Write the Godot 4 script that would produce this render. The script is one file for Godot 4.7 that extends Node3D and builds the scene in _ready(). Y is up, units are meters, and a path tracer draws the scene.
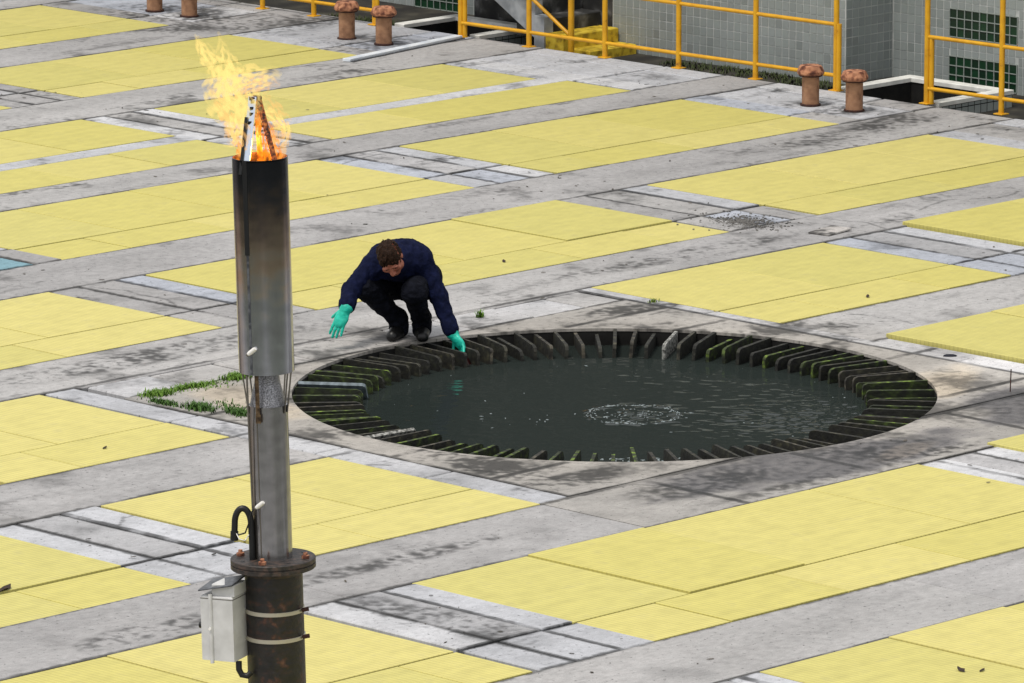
extends Node3D
# Treatment works deck: yellow cover panels, round weir basin, crouching worker, gas flare.
# World axes follow the deck: x along the walkways, z across them, y up, metres. Origin = centre of the basin.

var counts := {}
var M := {}
var rng := RandomNumberGenerator.new()
const BASIN_R := 2.264
const WATER_Y := -0.125
const RIGHT := Vector3(0.7046, 0, 0.7096)      # seen from the photograph's side of the deck
const NEAR := Vector3(-0.7096, 0, 0.7046)

# ------------------------------------------------------------------ naming and nodes
func numbered(called: String, parent: Node) -> String:
	var key := str(parent.get_instance_id()) + "/" + called
	var n: int = counts.get(key, 0)
	counts[key] = n + 1
	return called if n == 0 else "%s_%03d" % [called, n]

func tag(o: Node, label := "", category := "", group := "", kind := "") -> Node:
	if label: o.set_meta("label", label)
	if category: o.set_meta("category", category)
	if group: o.set_meta("group", group)
	if kind: o.set_meta("kind", kind)
	return o

func thing(called: String, label: String, category: String, at := Vector3.ZERO, group := "") -> Node3D:
	var o := Node3D.new()
	o.name = numbered(called, self)
	add_child(o, true)
	o.position = at
	tag(o, label, category, group)
	return o

func part(called: String, mesh: Mesh, m: Material, parent: Node, at := Vector3.ZERO) -> MeshInstance3D:
	var o := MeshInstance3D.new()
	o.name = numbered(called, parent)
	o.mesh = mesh
	o.material_override = m
	parent.add_child(o, true)
	o.position = at
	return o

func copy(src: Node3D, label: String) -> Node3D:
	var o: Node3D = src.duplicate()
	var base: String = src.get_meta("base_name") if src.has_meta("base_name") else String(src.name)
	o.name = numbered(base, self)
	add_child(o, true)
	o.set_meta("label", label)
	return o

# ------------------------------------------------------------------ mesh helpers
func begin() -> SurfaceTool:
	var st := SurfaceTool.new()
	st.begin(Mesh.PRIMITIVE_TRIANGLES)
	return st

func vert(st: SurfaceTool, p: Vector3, n: Vector3, uv = null):
	st.set_normal(n)
	st.set_uv(Vector2((p.x + 12.0) / 24.0, (p.z + 18.0) / 27.0) if uv == null else uv)
	st.set_uv2(Vector2(p.x, p.z) * 0.4)
	st.add_vertex(p)

func tri(st: SurfaceTool, a: Vector3, b: Vector3, c: Vector3, n: Vector3):
	if (c - a).cross(b - a).dot(n) < 0.0:
		var t := b; b = c; c = t
	vert(st, a, n); vert(st, b, n); vert(st, c, n)

func quad(st: SurfaceTool, a: Vector3, b: Vector3, c: Vector3, d: Vector3, n: Vector3):
	tri(st, a, b, c, n)
	tri(st, a, c, d, n)

func quad_auto(st: SurfaceTool, a: Vector3, b: Vector3, c: Vector3, d: Vector3, outward: Vector3):
	var n := (c - a).cross(b - a)
	if n.length() < 1e-12: n = (d - a).cross(c - a)
	n = n.normalized()
	if n.dot(outward) < 0.0: n = -n
	quad(st, a, b, c, d, n)

# a box with chamfered top edges; lo / hi corners, optional transform
func block(st: SurfaceTool, lo: Vector3, hi: Vector3, ch := 0.0, x := Transform3D.IDENTITY):
	var mid := (lo + hi) * 0.5
	var b := [Vector3(lo.x, lo.y, lo.z), Vector3(hi.x, lo.y, lo.z), Vector3(hi.x, lo.y, hi.z), Vector3(lo.x, lo.y, hi.z)]
	var t := []
	var u := []
	for p in b:
		t.append(Vector3(p.x, hi.y - ch, p.z))
		u.append(Vector3(p.x + (ch if p.x < mid.x else -ch), hi.y, p.z + (ch if p.z < mid.z else -ch)))
	var c := x * mid
	for k in 4:
		var j := (k + 1) % 4
		var f: Vector3 = x * ((b[k] + t[j]) * 0.5)
		quad_auto(st, x * b[k], x * b[j], x * t[j], x * t[k], f - c)
		if ch > 0.0:
			f = x * ((t[k] + u[j]) * 0.5)
			quad_auto(st, x * t[k], x * t[j], x * u[j], x * u[k], f - c)
	quad_auto(st, x * u[0], x * u[1], x * u[2], x * u[3], x.basis.y)
	quad_auto(st, x * b[0], x * b[1], x * b[2], x * b[3], -x.basis.y)

func block_mesh(lo: Vector3, hi: Vector3, ch := 0.0, x := Transform3D.IDENTITY) -> ArrayMesh:
	var st := begin()
	block(st, lo, hi, ch, x)
	return st.commit()

# a flat polygon (x, z) extruded from y0 up to y1
func plate(st: SurfaceTool, poly: PackedVector2Array, y0: float, y1: float):
	var idx := Geometry2D.triangulate_polygon(poly)
	for i in range(0, idx.size(), 3):
		var a := poly[idx[i]]; var b := poly[idx[i + 1]]; var c := poly[idx[i + 2]]
		tri(st, Vector3(a.x, y1, a.y), Vector3(b.x, y1, b.y), Vector3(c.x, y1, c.y), Vector3.UP)
		tri(st, Vector3(a.x, y0, a.y), Vector3(b.x, y0, b.y), Vector3(c.x, y0, c.y), Vector3.DOWN)
	var cw := Geometry2D.is_polygon_clockwise(poly)
	for i in poly.size():
		var a := poly[i]; var b := poly[(i + 1) % poly.size()]
		var d := (b - a).normalized()
		var n := Vector3(-d.y, 0, d.x) if cw else Vector3(d.y, 0, -d.x)
		quad(st, Vector3(a.x, y0, a.y), Vector3(b.x, y0, b.y), Vector3(b.x, y1, b.y), Vector3(a.x, y1, a.y), n)

# revolve a profile of Vector2(radius, y); smooth round, crisp along; uv = (round, along)
func lathe(st: SurfaceTool, prof: Array, segs := 32, x := Transform3D.IDENTITY, squash := Vector2.ONE):
	var total := 0.0
	for i in prof.size() - 1: total += (prof[i + 1] - prof[i]).length()
	var run := 0.0
	for i in prof.size() - 1:
		var p: Vector2 = prof[i]; var q: Vector2 = prof[i + 1]
		var d := q - p
		if d.length() < 1e-7: continue
		var n2 := Vector2(d.y, -d.x).normalized()
		var v0 := run / total
		run += d.length()
		var v1 := run / total
		for k in segs:
			var a0 := TAU * k / segs; var a1 := TAU * (k + 1) / segs
			var c0 := Vector3(cos(a0) * squash.x, 0, sin(a0) * squash.y); var c1 := Vector3(cos(a1) * squash.x, 0, sin(a1) * squash.y)
			var A := c0 * p.x + Vector3.UP * p.y; var B := c1 * p.x + Vector3.UP * p.y
			var C := c1 * q.x + Vector3.UP * q.y; var D := c0 * q.x + Vector3.UP * q.y
			var nA := (c0 * n2.x + Vector3.UP * n2.y).normalized(); var nB := (c1 * n2.x + Vector3.UP * n2.y).normalized()
			var u0 := float(k) / segs; var u1 := float(k + 1) / segs
			var P := [x * A, x * B, x * C, x * D]
			var N := [x.basis * nA, x.basis * nB, x.basis * nB, x.basis * nA]
			var U := [Vector2(u0, v0), Vector2(u1, v0), Vector2(u1, v1), Vector2(u0, v1)]
			for f in [[0, 1, 2], [0, 2, 3]]:
				var o: Array = f
				if (P[o[2]] - P[o[0]]).cross(P[o[1]] - P[o[0]]).dot(N[o[0]] + N[o[1]]) < 0.0: o = [f[0], f[2], f[1]]
				for w in o: vert(st, P[w], N[w], U[w])

func lathe_mesh(prof: Array, segs := 32, x := Transform3D.IDENTITY) -> ArrayMesh:
	var st := begin()
	lathe(st, prof, segs, x)
	return st.commit()

func side_of(d: Vector3) -> Vector3:
	var s := d.cross(Vector3.UP)
	if s.length() < 0.05: s = d.cross(Vector3.RIGHT)
	return s.normalized()

# round tube along points, with end caps
func tube(st: SurfaceTool, pts: Array, r, segs := 12):
	var n := pts.size()
	var rings := []
	var norms := []
	var s := Vector3.ZERO
	for i in n:
		var d: Vector3 = (pts[min(i + 1, n - 1)] - pts[max(i - 1, 0)]).normalized()
		if s == Vector3.ZERO: s = side_of(d)
		s = (s - d * s.dot(d)).normalized()
		var t := d.cross(s)
		var rr: float = r[i] if r is Array else r
		var ring := []; var nn := []
		for k in segs:
			var a := TAU * k / segs
			var o := s * cos(a) + t * sin(a)
			ring.append(pts[i] + o * rr); nn.append(o)
		rings.append(ring); norms.append(nn)
	for i in n - 1:
		for k in segs:
			var j := (k + 1) % segs
			var P := [rings[i][k], rings[i][j], rings[i + 1][j], rings[i + 1][k]]
			var N := [norms[i][k], norms[i][j], norms[i + 1][j], norms[i + 1][k]]
			for f in [[0, 1, 2], [0, 2, 3]]:
				var o: Array = f
				if (P[o[2]] - P[o[0]]).cross(P[o[1]] - P[o[0]]).dot(N[o[0]] + N[o[2]]) < 0.0: o = [f[0], f[2], f[1]]
				for w in o: vert(st, P[w], N[w], Vector2(float(k) / segs, float(i) / n))
	for e in [0, n - 1]:
		var d: Vector3 = (pts[0] - pts[1]).normalized() if e == 0 else (pts[n - 1] - pts[n - 2]).normalized()
		for k in segs: tri(st, pts[e], rings[e][k], rings[e][(k + 1) % segs], d)

func tube_mesh(pts: Array, r, segs := 12) -> ArrayMesh:
	var st := begin()
	tube(st, pts, r, segs)
	return st.commit()

func bar(st: SurfaceTool, a: Vector3, b: Vector3, w: float, d: float, wide: Vector3):
	var y := (b - a).normalized()
	var xx := (wide - y * wide.dot(y)).normalized()
	var z := xx.cross(y)
	block(st, Vector3(-w / 2, 0, -d / 2), Vector3(w / 2, a.distance_to(b), d / 2), 0.0, Transform3D(Basis(xx, y, z), a))

# ------------------------------------------------------------------ materials
func plain(c: Color, rough := 0.7, metal := 0.0) -> StandardMaterial3D:
	var m := StandardMaterial3D.new()
	m.albedo_color = c
	m.roughness = rough
	m.metallic = metal
	return m

func noise_tex(seed_: int, freq: float, stops: Array, size := 256, oct := 5, kind := FastNoiseLite.TYPE_SIMPLEX_SMOOTH) -> NoiseTexture2D:
	var n := FastNoiseLite.new()
	n.seed = seed_; n.frequency = freq; n.fractal_octaves = oct; n.noise_type = kind
	var t := NoiseTexture2D.new()
	t.width = size; t.height = size; t.seamless = true; t.noise = n
	var g := Gradient.new()
	var off := PackedFloat32Array(); var col := PackedColorArray()
	for s in stops: off.append(s[0]); col.append(s[1])
	g.offsets = off; g.colors = col
	t.color_ramp = g
	return t

func noisy(seed_: int, freq: float, stops: Array, scale: float, rough := 0.75, metal := 0.0, bump := 0.0, world := true) -> StandardMaterial3D:
	var m := plain(Color.WHITE, rough, metal)
	m.albedo_texture = noise_tex(seed_, freq, stops)
	m.uv1_triplanar = true
	m.uv1_world_triplanar = world
	m.uv1_scale = Vector3.ONE * scale
	if bump > 0.0:
		var n := FastNoiseLite.new()
		n.seed = seed_ + 7; n.frequency = freq * 2.0; n.fractal_octaves = 4
		var t := NoiseTexture2D.new()
		t.width = 256; t.height = 256; t.seamless = true; t.noise = n; t.as_normal_map = true; t.bump_strength = 4.0
		m.normal_enabled = true; m.normal_texture = t; m.normal_scale = bump
	return m

func gray_noise(seed_: int, freq: float, w: int, h: int, oct := 5, stretch := 1) -> PackedByteArray:
	var n := FastNoiseLite.new()
	n.seed = seed_; n.frequency = freq; n.fractal_octaves = oct
	n.noise_type = FastNoiseLite.TYPE_SIMPLEX_SMOOTH
	var im := n.get_image(w / stretch, h, false, false, false)
	if stretch > 1: im.resize(w, h, Image.INTERPOLATE_CUBIC)
	im.convert(Image.FORMAT_L8)
	return im.get_data()

func sstep(a: float, b: float, x: float) -> float:
	var t := clampf((x - a) / (b - a), 0.0, 1.0)
	return t * t * (3.0 - 2.0 * t)

# large map of the deck's concrete (24 x 27 m): blotches, streaks, dirt, two wet patches, sandy patch; and its roughness
func make_concrete_maps() -> Array:
	var W := 1440; var H := 1620
	var blotch := gray_noise(11, 0.006, W, H, 5)
	var streak := gray_noise(12, 0.03, W, H, 5, 6)
	var fine := gray_noise(13, 0.16, W, H, 4)
	var dirt := gray_noise(14, 0.02, W, H, 6)
	var rgb := PackedByteArray(); rgb.resize(W * H * 3)
	var rou := PackedByteArray(); rou.resize(W * H)
	# spots: x, z, half length, half width, turn, kind (0 dark dirt, 1 wet, 2 sandy, 3 pale)
	var spots := [
		[-0.75, 2.52, 1.45, 0.42, 0.0, 1], [-1.7, 2.45, 0.75, 0.30, 0.0, 0], [1.75, 2.35, 0.75, 0.5, -0.4, 1], [-0.9, 2.9, 1.6, 0.12, 0.0, 0], [0.0, 2.7, 0.5, 0.3, 0.2, 0],
		[1.9, 1.45, 0.55, 0.25, -0.5, 2], [-0.05, 2.72, 0.38, 0.12, -0.2, 2], [2.7, 1.4, 0.7, 0.4, 0.3, 3],
		[3.0, -0.45, 0.4, 0.16, 0.3, 0], [2.85, -1.75, 0.6, 0.3, 1.2, 0], [2.2, -2.0, 0.5, 0.2, 0.2, 0], [5.5, -3.85, 0.3, 0.3, 0.0, 0],
		[-2.3, 1.0, 0.3, 0.8, 0.1, 0], [-2.2, 1.75, 0.6, 0.2, 0.0, 0], [-6.9, 2.8, 0.8, 0.2, 0.0, 0], [-1.3, -3.25, 1.8, 0.25, 0.0, 0],
		[9.6, -15.0, 0.9, 0.6, 0.0, 0], [10.0, -15.7, 0.7, 0.8, 0.0, 0], [9.9, -12.9, 0.8, 0.6, 0.0, 0], [10.3, -14.3, 0.9, 0.5, 0.0, 0],
		[10.25, -7.2, 0.5, 0.6, 0.0, 0], [10.1, -6.3, 0.6, 0.3, 0.0, 0], [9.0, -6.1, 1.4, 0.22, 0.0, 0], [-4.9, 2.55, 1.6, 0.14, 0.0, 0],
		[-5.5, 3.8, 0.25, 0.9, 0.0, 0], [-2.0, -1.6, 0.3, 0.7, 0.3, 2], [4.2, -3.2, 1.5, 0.2, 0.0, 0]]
	var boxes := []
	for s in spots:
		var reach: float = max(s[2], s[3]) * 1.5
		boxes.append([s[0] - reach, s[0] + reach, s[1] - reach, s[1] + reach, cos(s[4]), sin(s[4])])
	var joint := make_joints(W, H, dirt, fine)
	for j in H:
		var z := -18.0 + 27.0 * (j + 0.5) / H
		var messy := lerpf(1.15, 1.6, clampf((-z - 1.0) / 8.0, 0.0, 1.0)) if z < -1.0 else lerpf(1.15, 0.6, clampf((z + 1.0) / 3.5, 0.0, 1.0))
		var near := []
		for i in spots.size():
			if z > boxes[i][2] and z < boxes[i][3]: near.append(i)
		for i in W:
			var k := j * W + i
			var x := -12.0 + 24.0 * (i + 0.5) / W
			var a := blotch[k] / 255.0 - 0.5
			var b := streak[k] / 255.0 - 0.5
			var f := fine[k] / 255.0 - 0.5
			var d := dirt[k] / 255.0
			var v := 0.635 + 0.13 * a + 0.13 * b + 0.11 * f
			var grime := (clampf((d + a * 0.3 + f * 0.4 - 0.60) * 4.0, 0.0, 1.0) * 0.36 + clampf((b + f * 0.45 - 0.14) * 4.5, 0.0, 1.0) * 0.30) * messy
			var warm := 0.0
			var wet := 0.0
			var r2 := x * x + z * z
			if r2 < 11.0:
				warm = (1.0 - r2 / 11.0) * 0.3
				grime += clampf((d + f * 0.5 - 0.50) * 5.0, 0.0, 1.0) * 0.42 * (1.0 - r2 / 11.0) * 2.0
				v += 0.02
			for s_i in near:
				if x < boxes[s_i][0] or x > boxes[s_i][1]: continue
				var s: Array = spots[s_i]
				var dx: float = x - s[0]; var dz: float = z - s[1]
				var c: float = boxes[s_i][4]; var n: float = boxes[s_i][5]
				var e := sqrt(pow((dx * c + dz * n) / s[2], 2) + pow((-dx * n + dz * c) / s[3], 2)) + (d - 0.5) * 0.9 + b * 0.5
				var m := clampf((1.05 - e) * 2.6, 0.0, 1.0)
				match s[5]:
					0: grime += m * clampf((d + f * 1.0 - 0.34) * 2.6, 0.0, 1.0) * 0.68
					1: wet = max(wet, clampf((1.02 - e) * 3.0, 0.0, 1.0) * clampf(0.85 + f * 0.7 + a * 0.4, 0.0, 1.0))
					2: warm += m * 0.6; v += 0.06 * m
					3: v += 0.10 * m
			grime = min(grime, 0.85)
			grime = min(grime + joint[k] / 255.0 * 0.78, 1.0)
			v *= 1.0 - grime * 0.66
			v *= 1.0 - wet * 0.50
			warm = min(warm, 1.4)
			rgb[k * 3] = int(clampf(v * (1.0 + 0.05 * warm), 0, 1) * 255)
			rgb[k * 3 + 1] = int(clampf(v * (0.995 - 0.01 * warm), 0, 1) * 255)
			rgb[k * 3 + 2] = int(clampf(v * (0.995 - 0.11 * warm + 0.05 * wet), 0, 1) * 255)
			rou[k] = int(clampf(0.92 - wet * 0.5, 0, 1) * 255)
	var im := Image.create_from_data(W, H, false, Image.FORMAT_RGB8, rgb)
	var ir := Image.create_from_data(W, H, false, Image.FORMAT_L8, rou)
	return [ImageTexture.create_from_image(im), ImageTexture.create_from_image(ir)]

# dirt packed in the joints, broken and uneven, and a few cracks across the slabs
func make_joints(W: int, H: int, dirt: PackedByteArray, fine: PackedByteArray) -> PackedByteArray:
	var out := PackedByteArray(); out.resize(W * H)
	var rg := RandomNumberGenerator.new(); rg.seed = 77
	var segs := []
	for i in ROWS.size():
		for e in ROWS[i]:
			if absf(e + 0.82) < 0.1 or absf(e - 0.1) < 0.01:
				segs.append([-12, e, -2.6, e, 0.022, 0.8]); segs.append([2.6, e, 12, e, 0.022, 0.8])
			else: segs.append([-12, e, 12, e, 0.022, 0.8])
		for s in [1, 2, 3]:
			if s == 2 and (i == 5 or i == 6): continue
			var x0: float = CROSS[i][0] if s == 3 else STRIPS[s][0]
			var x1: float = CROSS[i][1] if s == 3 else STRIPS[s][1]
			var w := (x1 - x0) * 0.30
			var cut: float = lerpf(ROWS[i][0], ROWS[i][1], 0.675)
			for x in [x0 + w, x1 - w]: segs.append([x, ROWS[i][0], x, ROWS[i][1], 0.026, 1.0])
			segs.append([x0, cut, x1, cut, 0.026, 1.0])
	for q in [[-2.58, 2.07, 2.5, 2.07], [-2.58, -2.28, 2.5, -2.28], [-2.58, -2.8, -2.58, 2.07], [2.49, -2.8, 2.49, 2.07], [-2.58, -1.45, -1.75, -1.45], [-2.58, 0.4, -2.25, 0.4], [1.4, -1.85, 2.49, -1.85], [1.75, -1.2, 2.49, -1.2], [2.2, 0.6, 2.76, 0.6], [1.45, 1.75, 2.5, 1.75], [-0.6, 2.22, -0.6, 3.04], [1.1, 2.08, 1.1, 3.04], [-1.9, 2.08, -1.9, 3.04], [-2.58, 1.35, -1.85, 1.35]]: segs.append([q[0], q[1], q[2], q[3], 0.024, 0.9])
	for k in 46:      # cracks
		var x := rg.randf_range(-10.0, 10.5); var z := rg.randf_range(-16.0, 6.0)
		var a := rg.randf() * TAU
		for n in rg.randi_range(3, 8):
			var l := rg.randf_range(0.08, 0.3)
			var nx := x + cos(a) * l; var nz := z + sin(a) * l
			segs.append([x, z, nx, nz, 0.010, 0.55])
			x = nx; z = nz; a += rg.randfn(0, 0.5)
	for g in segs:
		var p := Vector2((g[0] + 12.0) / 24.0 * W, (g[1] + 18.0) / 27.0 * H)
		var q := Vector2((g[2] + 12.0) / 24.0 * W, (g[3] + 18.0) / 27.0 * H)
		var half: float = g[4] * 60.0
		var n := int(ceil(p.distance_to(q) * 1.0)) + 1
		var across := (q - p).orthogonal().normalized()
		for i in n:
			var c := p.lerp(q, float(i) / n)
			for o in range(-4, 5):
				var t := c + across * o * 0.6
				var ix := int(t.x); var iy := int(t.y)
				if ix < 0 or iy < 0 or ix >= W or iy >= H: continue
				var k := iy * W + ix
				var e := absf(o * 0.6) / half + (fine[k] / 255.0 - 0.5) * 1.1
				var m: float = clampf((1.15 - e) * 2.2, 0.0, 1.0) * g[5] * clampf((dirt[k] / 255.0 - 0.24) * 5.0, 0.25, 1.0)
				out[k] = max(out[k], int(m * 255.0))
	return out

# fine tile: pits, scratches and speckle, multiplied over the large map (2.5 m a side)
func make_detail() -> ImageTexture:
	var S := 768
	var a := gray_noise(31, 0.30, S, S, 3)
	var b := gray_noise(32, 0.07, S, S, 5)
	var c := gray_noise(33, 0.10, S, S, 4, 4)
	var out := PackedByteArray(); out.resize(S * S * 3)
	for k in S * S:
		var f := a[k] / 255.0 - 0.5
		var g := b[k] / 255.0
		var h := c[k] / 255.0 - 0.5
		var v := 0.90 + 0.17 * f + 0.11 * h
		v -= clampf((g - 0.72) * 12.0, 0.0, 1.0) * 0.34
		v += clampf((0.34 - g) * 4.0, 0.0, 1.0) * 0.10
		var w := int(clampf(v, 0, 1) * 255)
		out[k * 3] = w; out[k * 3 + 1] = w; out[k * 3 + 2] = w
	return ImageTexture.create_from_image(Image.create_from_data(S, S, false, Image.FORMAT_RGB8, out))

func make_panel_texture() -> ImageTexture:
	var S := 1024   # 2.56 m a side, grip ridges every 4 cm
	var a := gray_noise(41, 0.012, S, S, 5)
	var b := gray_noise(42, 0.22, S, S, 3)
	var c := gray_noise(43, 0.02, S, S, 5, 5)
	var out := PackedByteArray(); out.resize(S * S * 3)
	for j in S:
		for i in S:
			var k := j * S + i
			var ridge := 1.0 if (i % 16) < 11 else 0.94
			if (j % 16) > 12: ridge *= 0.975
			var g := a[k] / 255.0
			var v := ridge * (0.965 + 0.10 * (g - 0.5) + 0.07 * (b[k] / 255.0 - 0.5) + 0.07 * (c[k] / 255.0 - 0.5))
			var dirty := clampf((g - 0.62) * 3.0, 0.0, 1.0) * 0.10 + clampf((b[k] / 255.0 - 0.84) * 8.0, 0.0, 1.0) * 0.25
			out[k * 3] = int(clampf(v - dirty, 0, 1) * 255)
			out[k * 3 + 1] = int(clampf(v - dirty, 0, 1) * 255)
			out[k * 3 + 2] = int(clampf(v - dirty * 0.4, 0, 1) * 255)
	return ImageTexture.create_from_image(Image.create_from_data(S, S, false, Image.FORMAT_RGB8, out))

# steel darkened and tinted by heat towards the top, brushed along its length; u runs round, v upwards
func make_steel(heat: float, seed_: int) -> ImageTexture:
	var W := 256; var H := 512
	var br := gray_noise(seed_, 0.25, W, H, 4)
	var im2 := Image.create_from_data(W, H, false, Image.FORMAT_L8, br)
	im2.resize(W, 24, Image.INTERPOLATE_LANCZOS); im2.resize(W, H, Image.INTERPOLATE_CUBIC)
	br = im2.get_data()
	var bl := gray_noise(seed_ + 1, 0.02, W, H, 5)
	var out := PackedByteArray(); out.resize(W * H * 3)
	for j in H:
		var v := float(j) / H
		for i in W:
			var k := j * W + i
			var n := bl[k] / 255.0 - 0.5
			var b := br[k] / 255.0 - 0.5
			var dark := sstep(0.42, 0.98, v + n * 0.25) * heat
			var brown := (sstep(0.30, 0.62, v + n * 0.4) - sstep(0.72, 0.95, v + n * 0.3)) * heat
			var base := 0.80 + 0.32 * b + 0.16 * n
			base *= 1.0 - 0.66 * dark
			var u := float(i) / W
			var brown_stripe := exp(-pow((u - 0.43) / 0.045, 2)) * (0.75 + 0.5 * n) + exp(-pow((u - 0.97) / 0.05, 2)) * 0.4  # upright brown stripes, strong at the left front, fainter at the right
			brown += brown_stripe * 0.9
			base *= 1.0 - 0.20 * brown_stripe
			var edge := sstep(0.985, 1.0, v) * heat
			base *= 1.0 - 0.75 * edge
			out[k * 3] = int(clampf(base * (1.0 + 0.10 * brown), 0, 1) * 255)
			out[k * 3 + 1] = int(clampf(base * (0.99 - 0.03 * brown), 0, 1) * 255)
			out[k * 3 + 2] = int(clampf(base * (0.98 - 0.16 * brown + 0.08 * dark), 0, 1) * 255)
	var im := Image.create_from_data(W, H, false, Image.FORMAT_RGB8, out)
	im.flip_y()
	im.flip_y()
	return ImageTexture.create_from_image(im)

func make_flame_texture() -> ImageTexture:
	var W := 128; var H := 256
	var a := gray_noise(71, 0.035, W, H, 3)
	var im2 := Image.create_from_data(W, H, false, Image.FORMAT_L8, a)
	im2.resize(W, 42, Image.INTERPOLATE_CUBIC); im2.resize(W, H, Image.INTERPOLATE_CUBIC)
	a = im2.get_data()
	var im := Image.create(W, H, false, Image.FORMAT_RGBA8)
	for j in H:
		for i in W:
			var u := absf(float(i) / (W - 1) * 2.0 - 1.0)
			var g := a[j * W + i] / 255.0
			var al := clampf((g - 0.36) * 3.4, 0.0, 1.0) * (1.0 - u * u * 0.6)
			im.set_pixel(i, j, Color(1, 1, 1, al))
	return ImageTexture.create_from_image(im)

var concrete_maps := []
var detail_tex: Texture2D

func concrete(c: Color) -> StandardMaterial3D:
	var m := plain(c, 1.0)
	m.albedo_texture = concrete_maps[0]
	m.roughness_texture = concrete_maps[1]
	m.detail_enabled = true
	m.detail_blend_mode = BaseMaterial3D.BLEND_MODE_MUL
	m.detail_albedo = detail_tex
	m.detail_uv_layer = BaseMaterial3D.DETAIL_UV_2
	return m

func make_materials():
	concrete_maps = make_concrete_maps()
	detail_tex = make_detail()
	M.walk = [concrete(Color(1.08, 1.075, 1.075)), concrete(Color(1.045, 1.04, 1.04)), concrete(Color(1.11, 1.105, 1.10))]
	M.pad = concrete(Color(1.06, 1.045, 1.02))
	M.pale = [concrete(Color(1.23, 1.245, 1.275)), concrete(Color(1.17, 1.185, 1.215)), concrete(Color(1.28, 1.29, 1.31)), concrete(Color(1.15, 1.185, 1.25))]
	M.mid = [concrete(Color(1.14, 1.14, 1.15)), concrete(Color(1.19, 1.195, 1.21)), concrete(Color(1.08, 1.085, 1.10))]
	M.blue = concrete(Color(0.84, 1.08, 1.16))
	M.bed = plain(Color(0.13, 0.13, 0.125), 0.95)
	var pt := make_panel_texture()
	M.yellow = []
	for c in [Color(0.822, 0.780, 0.455), Color(0.808, 0.768, 0.428), Color(0.834, 0.790, 0.472), Color(0.802, 0.766, 0.442)]:
		var m := plain(c, 0.62)
		m.albedo_texture = pt
		m.uv1_triplanar = true; m.uv1_world_triplanar = true
		m.uv1_scale = Vector3.ONE / 2.56
		M.yellow.append(m)
	M.rail = noisy(51, 0.02, [[0.0, Color(0.40, 0.24, 0.08)], [0.12, Color(0.78, 0.56, 0.06)], [0.45, Color(0.84, 0.62, 0.07)], [1.0, Color(0.88, 0.67, 0.11)]], 1.2, 0.42)
	M.clay = noisy(52, 0.02, [[0.0, Color(0.42, 0.29, 0.21)], [0.5, Color(0.60, 0.445, 0.335)], [1.0, Color(0.68, 0.52, 0.40)]], 2.0, 0.85)
	M.rust = noisy(53, 0.05, [[0.0, Color(0.20, 0.09, 0.06)], [0.36, Color(0.40, 0.23, 0.17)], [0.50, Color(0.68, 0.47, 0.35)], [1.0, Color(0.78, 0.57, 0.44)]], 1.1, 0.9, 0.0, 0.0)
	M.rust_dark = noisy(54, 0.05, [[0.0, Color(0.08, 0.05, 0.05)], [0.6, Color(0.24, 0.13, 0.10)], [1.0, Color(0.42, 0.25, 0.19)]], 3.0, 0.9)
	M.fin = []
	for i in 6:
		var lo := [Color(0.055, 0.055, 0.045), Color(0.07, 0.07, 0.06), Color(0.05, 0.05, 0.045), Color(0.06, 0.075, 0.035), Color(0.05, 0.06, 0.035), Color(0.08, 0.075, 0.065)][i] as Color
		var hi := [Color(0.26, 0.25, 0.20), Color(0.30, 0.29, 0.25), Color(0.20, 0.20, 0.17), Color(0.36, 0.44, 0.14), Color(0.30, 0.37, 0.13), Color(0.33, 0.31, 0.27)][i] as Color
		var fm := noisy(60 + i, 0.03, [[0.25, lo], [0.58, lo.lerp(hi, 0.35)], [0.88, hi]], 1.6, 0.8, 0.0, 0.4)
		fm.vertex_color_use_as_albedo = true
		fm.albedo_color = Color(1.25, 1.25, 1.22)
		M.fin.append(fm)
	M.fin_blue = noisy(67, 0.03, [[0.3, Color(0.32, 0.36, 0.38)], [0.8, Color(0.52, 0.57, 0.60)]], 2.0, 0.7)
	M.fin_white = noisy(68, 0.06, [[0.3, Color(0.20, 0.20, 0.19)], [0.5, Color(0.50, 0.50, 0.48)], [0.8, Color(0.72, 0.72, 0.70)]], 2.0, 0.7)
	M.basin = noisy(69, 0.03, [[0.2, Color(0.03, 0.03, 0.028)], [0.8, Color(0.09, 0.09, 0.075)]], 1.0, 0.9)
	M.tile_core = noisy(81, 0.02, [[0.2, Color(0.66, 0.68, 0.67)], [0.8, Color(0.77, 0.78, 0.77)]], 0.6, 0.85)
	var tm := plain(Color.WHITE, 0.28)
	tm.vertex_color_use_as_albedo = true
	M.tile = tm
	M.mortar = plain(Color(0.55, 0.58, 0.56), 0.8)
	M.glass = [plain(Color(0.05, 0.19, 0.11), 0.3), plain(Color(0.06, 0.22, 0.13), 0.3), plain(Color(0.045, 0.16, 0.10), 0.3)]
	M.plaster = noisy(82, 0.02, [[0.2, Color(0.28, 0.29, 0.29)], [0.55, Color(0.36, 0.37, 0.37)], [0.9, Color(0.45, 0.46, 0.46)]], 0.5, 0.9)
	M.stair_pale = noisy(83, 0.02, [[0.2, Color(0.50, 0.52, 0.54)], [0.8, Color(0.66, 0.68, 0.70)]], 0.8, 0.85)
	M.stair_dark = noisy(84, 0.02, [[0.2, Color(0.10, 0.10, 0.10)], [0.55, Color(0.17, 0.17, 0.165)], [0.9, Color(0.42, 0.42, 0.42)]], 0.6, 0.85)
	M.stair_yellow = noisy(85, 0.03, [[0.15, Color(0.50, 0.40, 0.10)], [0.5, Color(0.80, 0.68, 0.16)], [0.9, Color(0.86, 0.76, 0.26)]], 1.0, 0.75)
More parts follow.
